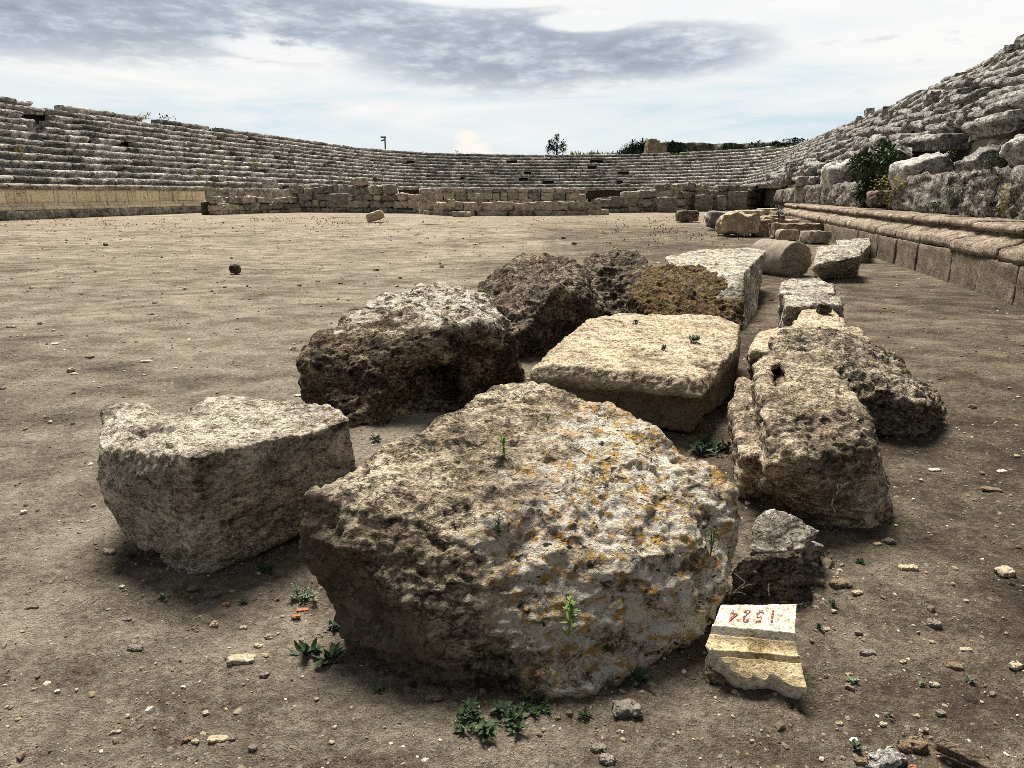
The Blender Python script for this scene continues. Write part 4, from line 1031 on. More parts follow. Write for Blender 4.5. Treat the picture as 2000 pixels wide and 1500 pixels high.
# ------------------------------------------------------------------ pebbles
PEB = [  # x, y (foot), width, height in photo pixels, material, label
 (1777, 1115, 34, 14, "pebble_pale", "pale elongated chip of stone on the dark dirt right of the scratched block"),
 (1968, 1128, 32, 24, "pebble_pale", "pale lumpy pebble near the right edge below the dark shadowed soil"),
 (1593, 1142, 34, 17, "pebble_brown", "low brown stone tucked against the foot of the scratched block"),
 (1645, 1148, 38, 20, "pebble_brown", "flat lozenge shaped brown stone right of the scratched block"),
 (1676, 1162, 20, 11, "pebble_pale", "small tan pebble just below the flat lozenge shaped stone"),
 (1829, 1227, 23, 20, "pebble_grey", "round grey pebble alone on the dirt right of the marble moulding"),
 (1697, 1282, 28, 16, "pebble_grey", "flat squarish grey shard right of the marble moulding"),
 (1765, 1296, 13, 8, "pebble_pale", "tiny cream chip right of the squarish grey shard"),
 (1865, 1309, 36, 17, "pebble_brown", "long tan pebble lying aslant on the dirt at lower right"),
 (1888, 1273, 24, 9, "pebble_pale", "flat cracked pale chip above the long tan pebble"),
 (1987, 1308, 24, 17, "pebble_pale", "rough pale pebble cut by the right edge of the ground"),
 (1827, 1342, 18, 12, "pebble_pale", "yellowish tan pebble below the long tan pebble"),
 (1660, 1320, 12, 7, "pebble_pale", "tiny pinkish pale chip behind the round leaved weed"),
 (1840, 1399, 17, 14, "pebble_grey", "small dark grey pebble above the driftwood"),
 (1729, 1421, 14, 12, "pebble_pale", "small tan pebble standing above the white rock"),
 (1641, 1417, 13, 9, "pebble_pale", "tiny tan angular pebble left of the white rock"),
 (1807, 1430, 20, 8, "pebble_pale", "flat pale chip just above the brown pair of stones"),
 (1771, 1470, 25, 24, "pebble_brown", "smaller of two brown stones beside the white rock"),
 (1797, 1470, 31, 36, "pebble_brown", "larger rounded brown stone between white rock and driftwood"),
 (1735, 1506, 78, 42, "white_boulder", "large white angular rock at the bottom edge"),
 (1685, 1496, 22, 18, "pebble_brown", "small brownish pebble touching the left of the white rock"),
 (1783, 1503, 18, 10, "terracotta", "orange pebble at the bottom edge right of the white rock"),
 (1615, 1232, 17, 7, "pebble_pale", "thin white chip beside a small weed right of the moulding"),
 (1401, 1335, 34, 38, "pebble_brown", "brown angular stone leaning by the left corner of the marble moulding"),
 (1828, 921, 20, 8, "marble", "thin white chip on the shaded dirt right of the tall block"),
 (1960, 924, 20, 8, "marble", "white speckled flat chip near the right edge"),
 (1940, 960, 34, 10, "pebble_brown", "dark flat stone near the right edge under the white speckled chip"),
 (1740, 1062, 17, 14, "pebble_grey", "smooth grey pebble right of the tall socketed block"),
 (1716, 1066, 16, 8, "pebble_pale", "tan chip next to the smooth grey pebble"),
 (261, 1271, 30, 14, "pebble_grey", "flat grey stone with a dark underside left of the largest block"),
 (469, 1298, 52, 19, "pebble_pale", "largest flat tan stone on the dirt at lower left"),
 (515, 1323, 16, 14, "pebble_grey", "small crumbly grey clod right of the flat tan stone"),
 (417, 1226, 11, 18, "pebble_pale", "two toned upright pebble below the speckled block"),
 (474, 1229, 14, 8, "pebble_pale", "cream chip halfway between the speckled block and the flat tan stone"),
 (411, 1167, 24, 15, "pebble_grey", "grey stone just below the front corner of the speckled block"),
 (237, 1149, 10, 7, "marble", "tiny white chip left of the speckled block corner"),
 (440, 1184, 13, 9, "terracotta", "orange tan pebble below the speckled block"),
 (364, 1451, 20, 14, "pebble_brown", "brown pebble paired with a cream one at lower left"),
 (380, 1453, 14, 10, "pebble_pale", "cream pebble paired with a brown one at lower left"),
 (423, 1450, 36, 10, "pebble_pale", "long flat cream chip at lower left"),
 (449, 1448, 17, 10, "pebble_grey", "dark grey pebble at the end of the long flat cream chip"),
 (492, 1467, 14, 13, "pebble_grey", "grey clod at the bottom left of the largest block"),
 (66, 1349, 10, 8, "pebble_pale", "tiny yellowish pebble near the left edge"),
 (110, 1354, 9, 8, "marble", "tiny bright white chip near the left edge"),
 (357, 1345, 11, 5, "marble", "thin white chip on the pale dirt below the flat grey stone"),
 (60, 1190, 22, 9, "pebble_brown", "flat brown pebble near the left edge"),
 (246, 1213, 20, 7, "pebble_grey", "thin dark stone flake left of the flat grey stone"),
 (210, 1082, 24, 13, "pebble_pale", "half buried pale stone left of the speckled block"),
 (590, 1195, 22, 7, "terracotta", "thin orange terracotta shard left of the largest block"),
 (577, 1208, 16, 10, "terracotta", "rounded pinkish terracotta piece below the thin shard"),
 (504, 1266, 18, 10, "pebble_pale", "tan chip above the flat tan stone"),
 (1225, 1404, 50, 40, "pebble_grey", "large rough grey stone at the foot of the largest block"),
 (1169, 1470, 28, 19, "pebble_grey", "upper of two grey stones at the bottom centre"),
 (1186, 1494, 28, 23, "pebble_grey", "lower of two grey stones at the bottom centre"),
 (849, 1370, 30, 18, "pebble_brown", "slanted brown stone against the front foot of the largest block"),
 (1090, 1408, 11, 12, "pebble_brown", "left of two small brown pebbles under the largest block"),
 (1113, 1398, 11, 12, "pebble_brown", "right of two small brown pebbles under the largest block"),
 (283, 708, 22, 6, "pebble_pale", "thin tan splinter out on the open dirt behind the speckled block"),
 (104, 674, 11, 6, "marble", "white chip far out on the dirt at left"),
 (172, 700, 13, 7, "pebble_brown", "small brown clod out on the dirt at left"),
 (581, 775, 14, 6, "marble", "white chip left of the hollowed dark block"),
]
for k, (x, y, w, h, m, lab) in enumerate(PEB):
    p = G(x, y); d = math.sqrt(p[0] ** 2 * 0 + p[1] ** 2 + 0) ; sc_ = (p[1] * CP + (CAM_H - p[2]) * SP) / F_PX
    H_ = h * sc_ * .95; W_ = w * sc_
    el = math.atan2(CAM_H, p[1]); H3 = max(H_ * .55, .006)
    D3 = max((H_ - H3 * math.cos(el)) / max(math.sin(el), .12), W_ * .45); D3 = min(D3, W_ * 1.1)
    v, f = rough_block((W_, D3, H3), 9, .42 + .3 * ((k * 7) % 5) / 5, .17, 100 + k, 2.0)
    v = rotz(v, 0.35 * math.sin(k * 2.1)); v[:, 1] += D3 * .45
    big = w > 28
    o = mesh_obj("rock" if big else "pebble", v + p - np.array([0, 0, H3 * .32]), f, M[m]); tag(o, lab, "rock" if big else "pebble")
# more pebbles of no particular place
protos = []
for k in range(6):
    v, f = rough_block((1, .8, .5), 6, .45 + .05 * k, .17, 300 + k, 2.0)
    protos.append((v, f, ["pebble_pale", "pebble_brown", "pebble_grey", "pebble_pale", "marble", "pebble_pale"][k]))
pm = []
LBL = ["small cream pebble lying loose on the bare dirt", "small brown pebble lying loose on the bare dirt", "small grey pebble lying loose on the bare dirt",
       "small flat buff pebble lying loose on the bare dirt", "small white pebble lying loose on the bare dirt", "small rounded sandy pebble lying loose on the bare dirt"]
GRP = ["cream pebbles scattered on the dirt", "brown pebbles scattered on the dirt", "grey pebbles scattered on the dirt", "buff pebbles scattered on the dirt", "white pebbles scattered on the dirt", "sandy pebbles scattered on the dirt"]
first = [None] * 6
rp = random.Random(21); cnt = 0
while cnt < 40:
    x = rp.uniform(0, 2000); y = 440 + 1050 * rp.random() ** 1.2
    loc, nor = hit(x, y); 
    if loc[2] > .07 + (.2 if loc[1] > 20 else 0) or nor[2] < .6: continue
    k = cnt % 6; sc_ = (loc[1] * CP + (CAM_H - loc[2]) * SP) / F_PX
    size = rp.uniform(6, 13) * sc_ * (1.0 if y > 700 else .8)
    if first[k] is None:
        v, f, mm = protos[k]; o = mesh_obj("pebble", v, f, M[mm], origin=np.zeros(3)); first[k] = o
    else:
        o = first[k].copy(); COL.objects.link(o)
    o.location = tuple(loc - np.array([0, 0, .12 * size])); o.scale = (size, size, size * rp.uniform(.7, 1.1)); o.rotation_euler = (0, 0, rp.uniform(0, 6.28))
    tag(o, LBL[k], "pebble", GRP[k]); cnt += 1

def gravel():
    g = random.Random(5); rs = np.random.RandomState(6)
    ph = (1 + 5 ** .5) / 2
    ico = np.array([(-1, ph, 0), (1, ph, 0), (-1, -ph, 0), (1, -ph, 0), (0, -1, ph), (0, 1, ph), (0, -1, -ph), (0, 1, -ph), (ph, 0, -1), (ph, 0, 1), (-ph, 0, -1), (-ph, 0, 1)]) / 1.9
    fc = np.array([(0, 11, 5), (0, 5, 1), (0, 1, 7), (0, 7, 10), (0, 10, 11), (1, 5, 9), (5, 11, 4), (11, 10, 2), (10, 7, 6), (7, 1, 8), (3, 9, 4), (3, 4, 2), (3, 2, 6), (3, 6, 8), (3, 8, 9), (4, 9, 5), (2, 4, 11), (6, 2, 10), (8, 6, 7), (9, 8, 1)])
    N = 30000
    rr = np.exp(rs.uniform(math.log(1.5), math.log(46), N)); aa = np.radians(rs.uniform(-44, 44, N))
    x = rr * np.sin(aa); y = rr * np.cos(aa)
    bs = np.concatenate(BASES); nb_ = min(N // 3, len(bs) * 5); pick = bs[rs.randint(0, len(bs), nb_)]
    x[:nb_] = pick[:, 0] + rs.normal(0, .045, nb_); y[:nb_] = pick[:, 1] + rs.normal(0, .045, nb_); rr[:nb_] = 2.5
    z = gz(x, y)
    size = np.exp(rs.normal(-.15, .55, N)) * (.0020 + .00050 * rr)
    size = np.where(rs.rand(N) < .06, size * 2.2, size)
    size = np.minimum(size, .05)
    V = ico[None] * (1 + .35 * rs.uniform(-1, 1, (N, 12, 1))) * size[:, None, None] * np.stack([rs.uniform(.7, 1.5, N), rs.uniform(.7, 1.3, N), rs.uniform(.4, .9, N)], -1)[:, None]
    an = rs.uniform(0, 6.28, N); c, s_ = np.cos(an)[:, None], np.sin(an)[:, None]
    V = np.stack([V[:, :, 0] * c - V[:, :, 1] * s_, V[:, :, 0] * s_ + V[:, :, 1] * c, V[:, :, 2]], -1) + np.stack([x, y, z + size * .12], -1)[:, None]
    Fc = (fc[None] + 12 * np.arange(N)[:, None, None]).reshape(-1, 3)
    m, t, b = new_mat("gravel"); gn = t.n("ShaderNodeNewGeometry"); tc = t.n("ShaderNodeTexCoord")
    col = t.ramp(gn.outputs["Random Per Island"], [(0, C(.13, .10, .07)), (.45, C(.22, .17, .12)), (.74, C(.34, .275, .195)), (.93, C(.52, .45, .34)), (.99, C(.72, .68, .60))])
    t.L.new(t.mix(.6, col, t.mix(1.0, col, t.ramp(t.noise(tc.outputs["Object"], 300, 3), [(.3, C(.4, .4, .4)), (.7, C(1.3, 1.3, 1.3))]), "MULTIPLY")), b.inputs["Base Color"])
    o = mesh_obj("gravel", V.reshape(-1, 3), Fc, m, smooth=False, origin=np.zeros(3)); tag(o, "fine loose gravel and crumbs of earth over the arena floor", "gravel", kind="stuff")
gravel()

# ------------------------------------------------------------------ plants
def leaf(mb, base, d, up, L, Wd, curl, r):
    d = d / (np.linalg.norm(d) + 1e-9); side = np.cross(d, up); side = side / (np.linalg.norm(side) + 1e-9); nn = np.cross(side, d)
    pts = []
    for t, w in ((0, .12), (.35, .95), (.68, .8), (1, .04)):
        c = base + d * L * t + nn * (curl * L * (t - t * t * 1.6))
        pts += [c - side * Wd * w * .5 + nn * Wd * .12 * (w > .5), c + side * Wd * w * .5 + nn * Wd * .12 * (w > .5)]
    mid = [base + d * L * t + nn * (curl * L * (t - t * t * 1.6)) for t in (0, .35, .68, 1)]
    v = np.array(pts + mid); f = []
    for k in range(3): f += [(2 * k, 8 + k, 9 + k, 2 * k + 2), (8 + k, 2 * k + 1, 2 * k + 3, 9 + k)]
    mb.add(v, f)
def rosette(mb, c, n, L, Wd, r, elev=(.1, .9), h=0.0):
    for k in range(n):
        a = r.uniform(0, 6.28); e = r.uniform(*elev); d = np.array([math.cos(a) * math.cos(e), math.sin(a) * math.cos(e), math.sin(e)])
        b = c + np.array([math.cos(a), math.sin(a), 0]) * L * .1 + np.array([0, 0, h * r.random()])
        leaf(mb, b, d, np.array([0, 0, 1.0]), L * r.uniform(.6, 1.15), Wd * r.uniform(.7, 1.2), r.uniform(-.3, .25), r)
def tube(mb, a, b, r0, r1, n=5):
    a, b = np.array(a, float), np.array(b, float); d = b - a; d /= np.linalg.norm(d) + 1e-9; s_ = np.cross(d, [.3, .5, .8]); s_ /= np.linalg.norm(s_); q = np.cross(d, s_)
    v = [p + (s_ * math.cos(2 * PI * k / n) + q * math.sin(2 * PI * k / n)) * rr_ for p, rr_ in ((a, r0), (b, r1)) for k in range(n)]
    mb.add(v, [(k, (k + 1) % n, n + (k + 1) % n, n + k) for k in range(n)])
def weed(x, y, w, h, style, label, mat="leaf", seed=0, cat="weed", name="weed", group=None, dy=0):
    r = random.Random(seed * 13 + 5); loc, nor = hit(x, y)
    depth = loc[1] * CP + (CAM_H - loc[2]) * SP; k = depth / F_PX; Wd, Hh = w * k, h * k
    mb = MB(); c = loc
    if style == "rosette":
        for j in range(3): rosette(mb, c + np.array([r.gauss(0, Wd * .1), r.gauss(0, Wd * .1), 0]), 7, Wd * .42, Wd * .20, r, (.1, 1.0), Hh * .2)
    elif style == "sprawl":
        for j in range(int(17)):
            q = c + np.array([r.uniform(-.5, .5) * Wd, r.uniform(-.45, .45) * Hh * 1.3, 0])
            q[2] = max(float(gz(q[0], q[1])[0]), 0) if loc[2] < .15 else loc[2]
            tube(mb, c, q + np.array([0, 0, .01]), .0016, .0012, 4)
            rosette(mb, q, 10, Wd * .19, Wd * .08, r, (.05, 1.0), Hh * .12)
    elif style == "spike":
        for j in range(3):
            t_ = c + np.array([r.gauss(0, Wd * .12), r.gauss(0, Wd * .1), Hh * r.uniform(.75, 1.0)]); tube(mb, c, t_, .0022, .0012, 4)
            for q in range(16):
                u = r.random() ** .8; rosette(mb, c + (t_ - c) * u, 1, Wd * .5, Wd * .12, r, (-.1, .9))
    elif style == "grass":
        for j in range(9):
            a = r.uniform(0, 6.28); d = np.array([math.cos(a) * .35, math.sin(a) * .35, 1.0]); leaf(mb, c, d, np.array([math.cos(a), math.sin(a), .1]), Hh * r.uniform(.6, 1.0), Hh * .13, r.uniform(-.2, .2), r)
    elif style == "bush":
        n = int(140)
        for j in range(n):
            q = c + np.array([r.gauss(0, .24) * Wd, r.gauss(0, .24) * Wd, r.random() ** .8 * Hh]); rosette(mb, q, 3, Wd * .13, Wd * .06, r, (-.3, 1.0))
        for j in range(7): tube(mb, c, c + np.array([r.gauss(0, .2) * Wd, r.gauss(0, .2) * Wd, Hh * .8]), Wd * .015, Wd * .006, 4)
    o = mb.obj(name, M[mat], smooth=False); o.location = o.location
    tag(o, label, cat, group); return o
WD = [
 (955, 1412, 125, 80, "sprawl", "sprawling green weed with many leaves before the front foot of the largest block", "leaf"),
 (1040, 1386, 64, 44, "sprawl", "leafy weed growing right of the sprawling one under the largest block", "leaf"),
 (652, 1295, 75, 60, "rosette", "broad leaved dark weed at the lower left foot of the largest block", "leaf"),
 (600, 1282, 70, 40, "rosette", "broad leaved weed with drooping leaves further left of the largest block", "leaf"),
 (596, 1165, 50, 45, "sprawl", "grey green weed in the gap between speckled block and largest block", "leaf_grey"),
 (655, 1228, 34, 28, "rosette", "small dark weed in the hollow at the left foot of the largest block", "leaf"),
 (518, 1120, 40, 28, "rosette", "green weed right of the front corner of the speckled block", "leaf"),
 (320, 1168, 24, 20, "rosette", "tiny weed on open dirt below the speckled block", "leaf_grey"),
 (262, 1090, 30, 20, "rosette", "small dark weed at the left foot of the speckled block", "leaf"),
 (480, 1178, 26, 14, "rosette", "flat little weed below the speckled block right side", "leaf"),
 (1148, 1403, 34, 26, "rosette", "two leaved seedling right of the sprawling weeds", "leaf"),
 (1250, 1330, 60, 50, "rosette", "weed in deep shade under the right side of the largest block", "leaf"),
 (1660, 1333, 32, 26, "rosette", "round leaved bright weed right of the marble moulding", "leaf_grey"),
 (1600, 1228, 24, 18, "rosette", "seedling beside a thin white chip right of the moulding", "leaf"),
 (1627, 1183, 28, 20, "rosette", "small weed right of the scratched block", "leaf"),
 (1668, 1462, 40, 34, "rosette", "weed growing left of the white rock at the bottom edge", "leaf"),
 (1738, 1400, 18, 12, "rosette", "tiny seedling above the white rock", "leaf"),
 (1800, 1338, 18, 14, "rosette", "tiny grey seedling near the yellowish tan pebble", "leaf_grey"),
 (1895, 1333, 24, 14, "rosette", "two leaved seedling near the long tan pebble", "leaf_grey"),
 (1545, 1380, 20, 16, "rosette", "tiny weed in front of the marble moulding", "leaf"),
 (1678, 1100, 24, 12, "rosette", "low weed between the lozenge shaped stone and tall block", "leaf"),
 (740, 1350, 28, 22, "rosette", "small weed under the front left bottom of the largest block", "leaf"),
 (803, 1340, 24, 20, "rosette", "small upright weed against the front of the largest block", "leaf"),
 (985, 892, 26, 44, "spike", "bright green sprig growing on top of the largest block", "leaf_bright"),
 (1070, 822, 14, 18, "grass", "tiny grass tuft on top of the largest block", "leaf_bright"),
 (1110, 1245, 44, 92, "spike", "tall yellow green sprig on the front face of the largest block", "leaf_bright"),
 (1388, 1085, 30, 70, "spike", "dark green sprig in a crack on the right side of the largest block", "leaf"),
 (972, 1045, 24, 40, "spike", "dark sprig in a hollow in the middle of the largest block", "leaf"),
 (1355, 668, 34, 30, "rosette", "larger green weed growing on the flat cream slab", "leaf"),
 (1297, 684, 22, 18, "rosette", "smaller green weed growing on the flat cream slab", "leaf"),
 (1240, 630, 18, 14, "rosette", "tiny weed near the back edge of the flat cream slab", "leaf"),
 (1395, 880, 95, 60, "sprawl", "dark patch of weeds in the gap behind the largest block", "leaf"),
 (735, 858, 34, 22, "rosette", "pale seedling in the shade under the hollowed block", "leaf_grey"),
 (1855, 412, 40, 46, "bush", "grey green weed at the joint of two craggy blocks on the ledge", "leaf_grey"),
 (1958, 420, 24, 54, "bush", "dry yellow tuft against the craggy block near the right edge", "leaf_dry"),
 (1740, 404, 22, 28, "bush", "dry yellow tuft at the left end of the big craggy blocks", "leaf_dry"),
 (1692, 402, 26, 22, "bush", "yellowish tuft below the flowering shrub", "leaf_dry"),
 (1583, 390, 14, 20, "bush", "right one of two yellow green tufts on the podium ledge", "leaf_dry"),
 (1560, 391, 14, 17, "bush", "left one of two yellow green tufts on the podium ledge", "leaf_dry"),
 (1520, 395, 14, 20, "bush", "yellow green tuft at the far end of the podium ledge", "leaf_dry"),
 (1828, 408, 36, 12, "bush", "low green grass on the ledge between craggy blocks", "leaf"),
 (1520, 428, 26, 26, "bush", "dark green weed growing at the far end of the right podium", "leaf"),
 (1935, 335, 34, 34, "bush", "dark green plant in the hollow beside the split boulder", "leaf_dark"),
 (1850, 325, 22, 28, "bush", "small green plant at the mouth of the dark hollow", "leaf_dark"),
]
for k, q in enumerate(WD): weed(*q, seed=k + 1)
SEATW = [(420, 279, 9), (428, 311, 13), (436, 326, 9), (441, 337, 11), (390, 343, 12), (500, 327, 18), (527, 297, 8), (562, 324, 7), (575, 345, 9), (638, 328, 6), (905, 356, 6), (1492, 338, 7), (1510, 330, 8)]
rw = random.Random(44)
for k in range(34):
    s_ = rw.uniform(VC - 25, S_ARC1 + 55); i = rw.randrange(0, 11); u, v = track(np.array([s_]), np.array([R_IN + ROW_D * i + .45])); p = W(u, v, Z_SEAT + ROW_H * (i + 1) - .02)[0]
    mb = MB(); h = rw.uniform(.15, .38)
    for j in range(16):
        rosette(mb, p + np.array([rw.gauss(0, .1), rw.gauss(0, .1), rw.random() * h * .6]), 2, h * .5, h * .2, rw, (-.1, 1.2))
    tag(mb.obj("weed", M[rw.choice(["leaf_bright", "leaf", "leaf_dry"])], smooth=False), "little weed growing out of a joint in the stepped seating", "weed", "weeds in the joints of the seating")
for k, (x, y, w) in enumerate(SEATW):
    weed(x, y, w, w, "bush", "yellow green tuft growing between the rows of the long seating", "leaf_bright", 80 + k, group="yellow tufts on the seats")

def leafy(name, label, cat, c, trunk, clumps, L, mat, stemmat="stem", seed=0, n=60, flowers=None):
    """plant with woody stems and many separate leaves: trunk [(a, b, r0, r1)...], clumps [(centre, radius)...]"""
    r = random.Random(seed); root = empty(name, c, label, cat); mb = MB()
    for a, b, r0, r1 in trunk: tube(mb, a, b, r0, r1, 7)
    mb.obj("trunk", M[stemmat], root); mb = MB()
    for q, R in clumps:
        q = np.array(q)
        for k in range(n):
            a = np.array([r.gauss(0, 1), r.gauss(0, 1), r.gauss(0, 1)]); a /= np.linalg.norm(a); p = q + a * R * r.random() ** .45
            d = a + np.array([r.gauss(0, .5), r.gauss(0, .5), r.gauss(0, .5)]); leaf(mb, p, d, np.array([.1, .1, 1.0]), L * r.uniform(.6, 1.2), L * .55 * r.uniform(.7, 1.1), r.uniform(-.3, .3), r)
    mb.obj("crown", M[mat], root, smooth=False)
    if flowers:
        mb = MB()
        for p in flowers(r):
            for k in range(5):
                a = 2 * PI * k / 5; leaf(mb, p, np.array([math.cos(a), math.sin(a) - .5, .6]), np.array([0, -.5, 1.0]), L * .5, L * .42, .1, r)
        mb.obj("flower_heads", M["flower"], root, smooth=False)
    return root
# fig bush in the gap of the craggy blocks
bc = PU(1706, 384, 20.0)
def bp2(x, y, u): return PU(x, y, u)
cl = [(bp2(x, y + 13, 19.9 + .3 * ((k * 5) % 3 - 1)), .22 + .05 * (k % 3)) for k, (x, y) in enumerate([(1690, 300), (1715, 298), (1732, 290), (1680, 318), (1705, 320), (1728, 312), (1692, 340), (1716, 340), (1735, 330), (1682, 360), (1702, 362), (1690, 378), (1740, 300), (1670, 306), (1722, 284)])]
leafy("fig_bush", "dark green bush growing in the gap between craggy blocks on the right ledge", "bush", bc,
      [(bc, bp2(1700, 330, 20.0), .05, .03), (bc, bp2(1720, 325, 20.1), .045, .025), (bp2(1700, 335, 20.0), bp2(1685, 316, 20.0), .03, .012), (bp2(1718, 328, 20.1), bp2(1732, 306, 20.1), .03, .012), (bc, bp2(1690, 350, 19.8), .03, .015)], cl, .19, "leaf_dark", seed=4, n=130)
fc_ = PU(1728, 388, 19.75)
def fl(r):
    return [PU(1728 + r.gauss(0, 17), 362 + r.gauss(0, 11), 19.55 + r.uniform(-.1, .1)) for _ in range(90)]
leafy("flowering_shrub", "small shrub with yellow flowers below the dark green bush", "shrub", fc_, [(fc_, PU(1722, 366, 19.7), .015, .008), (fc_, PU(1738, 364, 19.7), .015, .008)],
      [(PU(x, y, 19.7), .2) for x, y in ((1715, 368), (1730, 362), (1742, 370), (1728, 376))], .07, "leaf", seed=8, n=60, flowers=fl)
# tree on the far rim
tY = 119.0
tb = PY(1087, 318, tY); tp = lambda x, y, dy=0: PY(x, y, tY + dy)
leafy("tree", "small dark tree standing up behind the rim of the far seats", "tree", tb,
      [(tb, tp(1087, 285), .16, .08), (tp(1087, 296), tp(1076, 282), .08, .04), (tp(1087, 292), tp(1098, 280), .08, .04), (tp(1087, 286), tp(1088, 270), .07, .02)],
      [(tp(1088, 267), .28), (tp(1086, 274), .4), (tp(1078, 281), .6), (tp(1074, 280), .35), (tp(1098, 281), .45), (tp(1101, 287), .5), (tp(1090, 290), .65), (tp(1077, 294), .7), (tp(1098, 297), .7), (tp(1086, 299), .7), (tp(1071, 291), .4), (tp(1082, 286), .5)], .34, "tree_far", seed=9, n=70)
for k, (x, y, w, h, lab) in enumerate([(282, 232, 18, 12, "small dry shrub on the top edge of the left seats"), (325, 234, 24, 11, "low dark shrub on the top edge of the left seats right of the dry one"), (893, 300, 12, 8, "tiny green plant on the far rim near the small cloud")]):
    p = P(x, y, 7.15); q = p.copy(); kk = p[1] / F_PX; r = random.Random(k); mb = MB()
    for j in range(26):
        c = q + np.array([r.gauss(0, .28) * w * kk, r.gauss(0, .3), r.random() * h * kk - .15]); rosette(mb, c, 2, .22, .10, r, (-.2, 1.2))
    tag(mb.obj("shrub", M["leaf_dark" if k else "leaf_dry"], smooth=False), lab, "shrub")
# grass along the far rim and patches of ground cover
def grass():
    r = random.Random(31); mb = MB()
    def tuft(p, h, n):
        for j in range(n):
            a = r.uniform(0, 6.28); w = h * .16; t_ = p + np.array([math.cos(a) * h * .5, math.sin(a) * h * .5, h * r.uniform(.6, 1)]); s_ = np.array([-math.sin(a), math.cos(a), 0]) * w
            mb.add([p - s_, p + s_, t_], [(0, 1, 2)])
    for k in range(1500):
        if r.random() < .55: x = r.uniform(1180, 1500); y = r.gauss(443, 10)
        else: x = r.uniform(0, 760); y = r.gauss(437 - x * .006, 6)
        if not 424 < y < 475: continue
        if fbm(np.array([[x / 60, y / 9, 2.0]]), 3)[0] < .02: continue
        p = GF(x, y); p[2] = float(gz(p[0], p[1])[0]); tuft(p, r.uniform(.04, .10), 5)
    for k in range(500):      # foot of the left podium
        s_ = r.uniform(SL0 - 6, SL1); u, v = track(np.array([s_]), np.array([19.15 - abs(r.gauss(0, .3))])); p = W(u, v)[0]; p[2] = float(gz(p[0], p[1])[0]); tuft(p, r.uniform(.06, .16), 6)
    o = mb.obj("ground_grass", M["grass"], smooth=False, origin=np.zeros(3)); tag(o, "thin green ground cover in patches on the far arena floor", "grass", kind="stuff")
    mb = MB()
    for k in range(900):
        s_ = r.uniform(VC + 5, S_ARC1 + 30); u, v = track(np.array([s_]), np.array([27.0 + r.random()])); p = W(u, v)[0]; p[2] = 6.75
        d = p[0] / p[1] * F_PX + 1000
        h = r.uniform(.2, .6) + (r.uniform(.2, .8) if 1105 < d < 1195 else 0)
        tuft(p, h, 4)
    o = mb.obj("rim_grass", M["leaf_bright"], smooth=False, origin=np.zeros(3)); tag(o, "grass growing along the top rim of the far seats", "grass", kind="stuff")
grass()

# ------------------------------------------------------------------ far things
lp = empty("lamp_post", (*PY(753, 300, 126)[:2], 0.2), "dark lamp post rising behind the left far seats", "lamp post")
mb = MB(); a = np.array(lp.location); top_ = PY(752, 269, 126); tube(mb, a, np.array([a[0], a[1], top_[2]]), .15, .11, 8); mb.obj("pole", M["metal"], lp)
v, f = rough_block((.85, .4, .24), 5, .2, .02, 3); mesh_obj("lamp_head", v + np.array([a[0] - .25, a[1], top_[2] - .05]), f, M["metal"], lp)
mb = MB(); tube(mb, np.array([a[0] - .6, a[1], top_[2] - .5]), np.array([a[0] - .1, a[1], top_[2] - .3]), .12, .12, 6); mb.obj("bracket", M["metal"], lp)
TY = 170.0
def tw(x, y, dy=0): return PY(x, y, TY + dy)
def box_pts(x0, x1, ytop, zb, d0, d1, inset=0.0):
    a, b = tw(x0, ytop), tw(x1, ytop); z = a[2]
    return [np.array([X, TY + d, Z]) for (X, Z) in ((a[0], z), (b[0], z), (a[0] - inset, zb), (b[0] + inset, zb)) for d in (d0, d1)]
stone("tower", "ruined square stone tower behind the far seats", "tower", [box_pts(1267, 1283, 271.5, 0, 0, 3.5, .25), box_pts(1266, 1299, 279, 0, -.3, 4, .6), box_pts(1285, 1290, 274, 0, .5, 1.6), box_pts(1290, 1302, 287, 0, .2, 3.8, .5)],
      "tower", vox=.16, smooth=1, lump=(.15, .5), crag=(.12, 1.2), fine=(.04, 4))
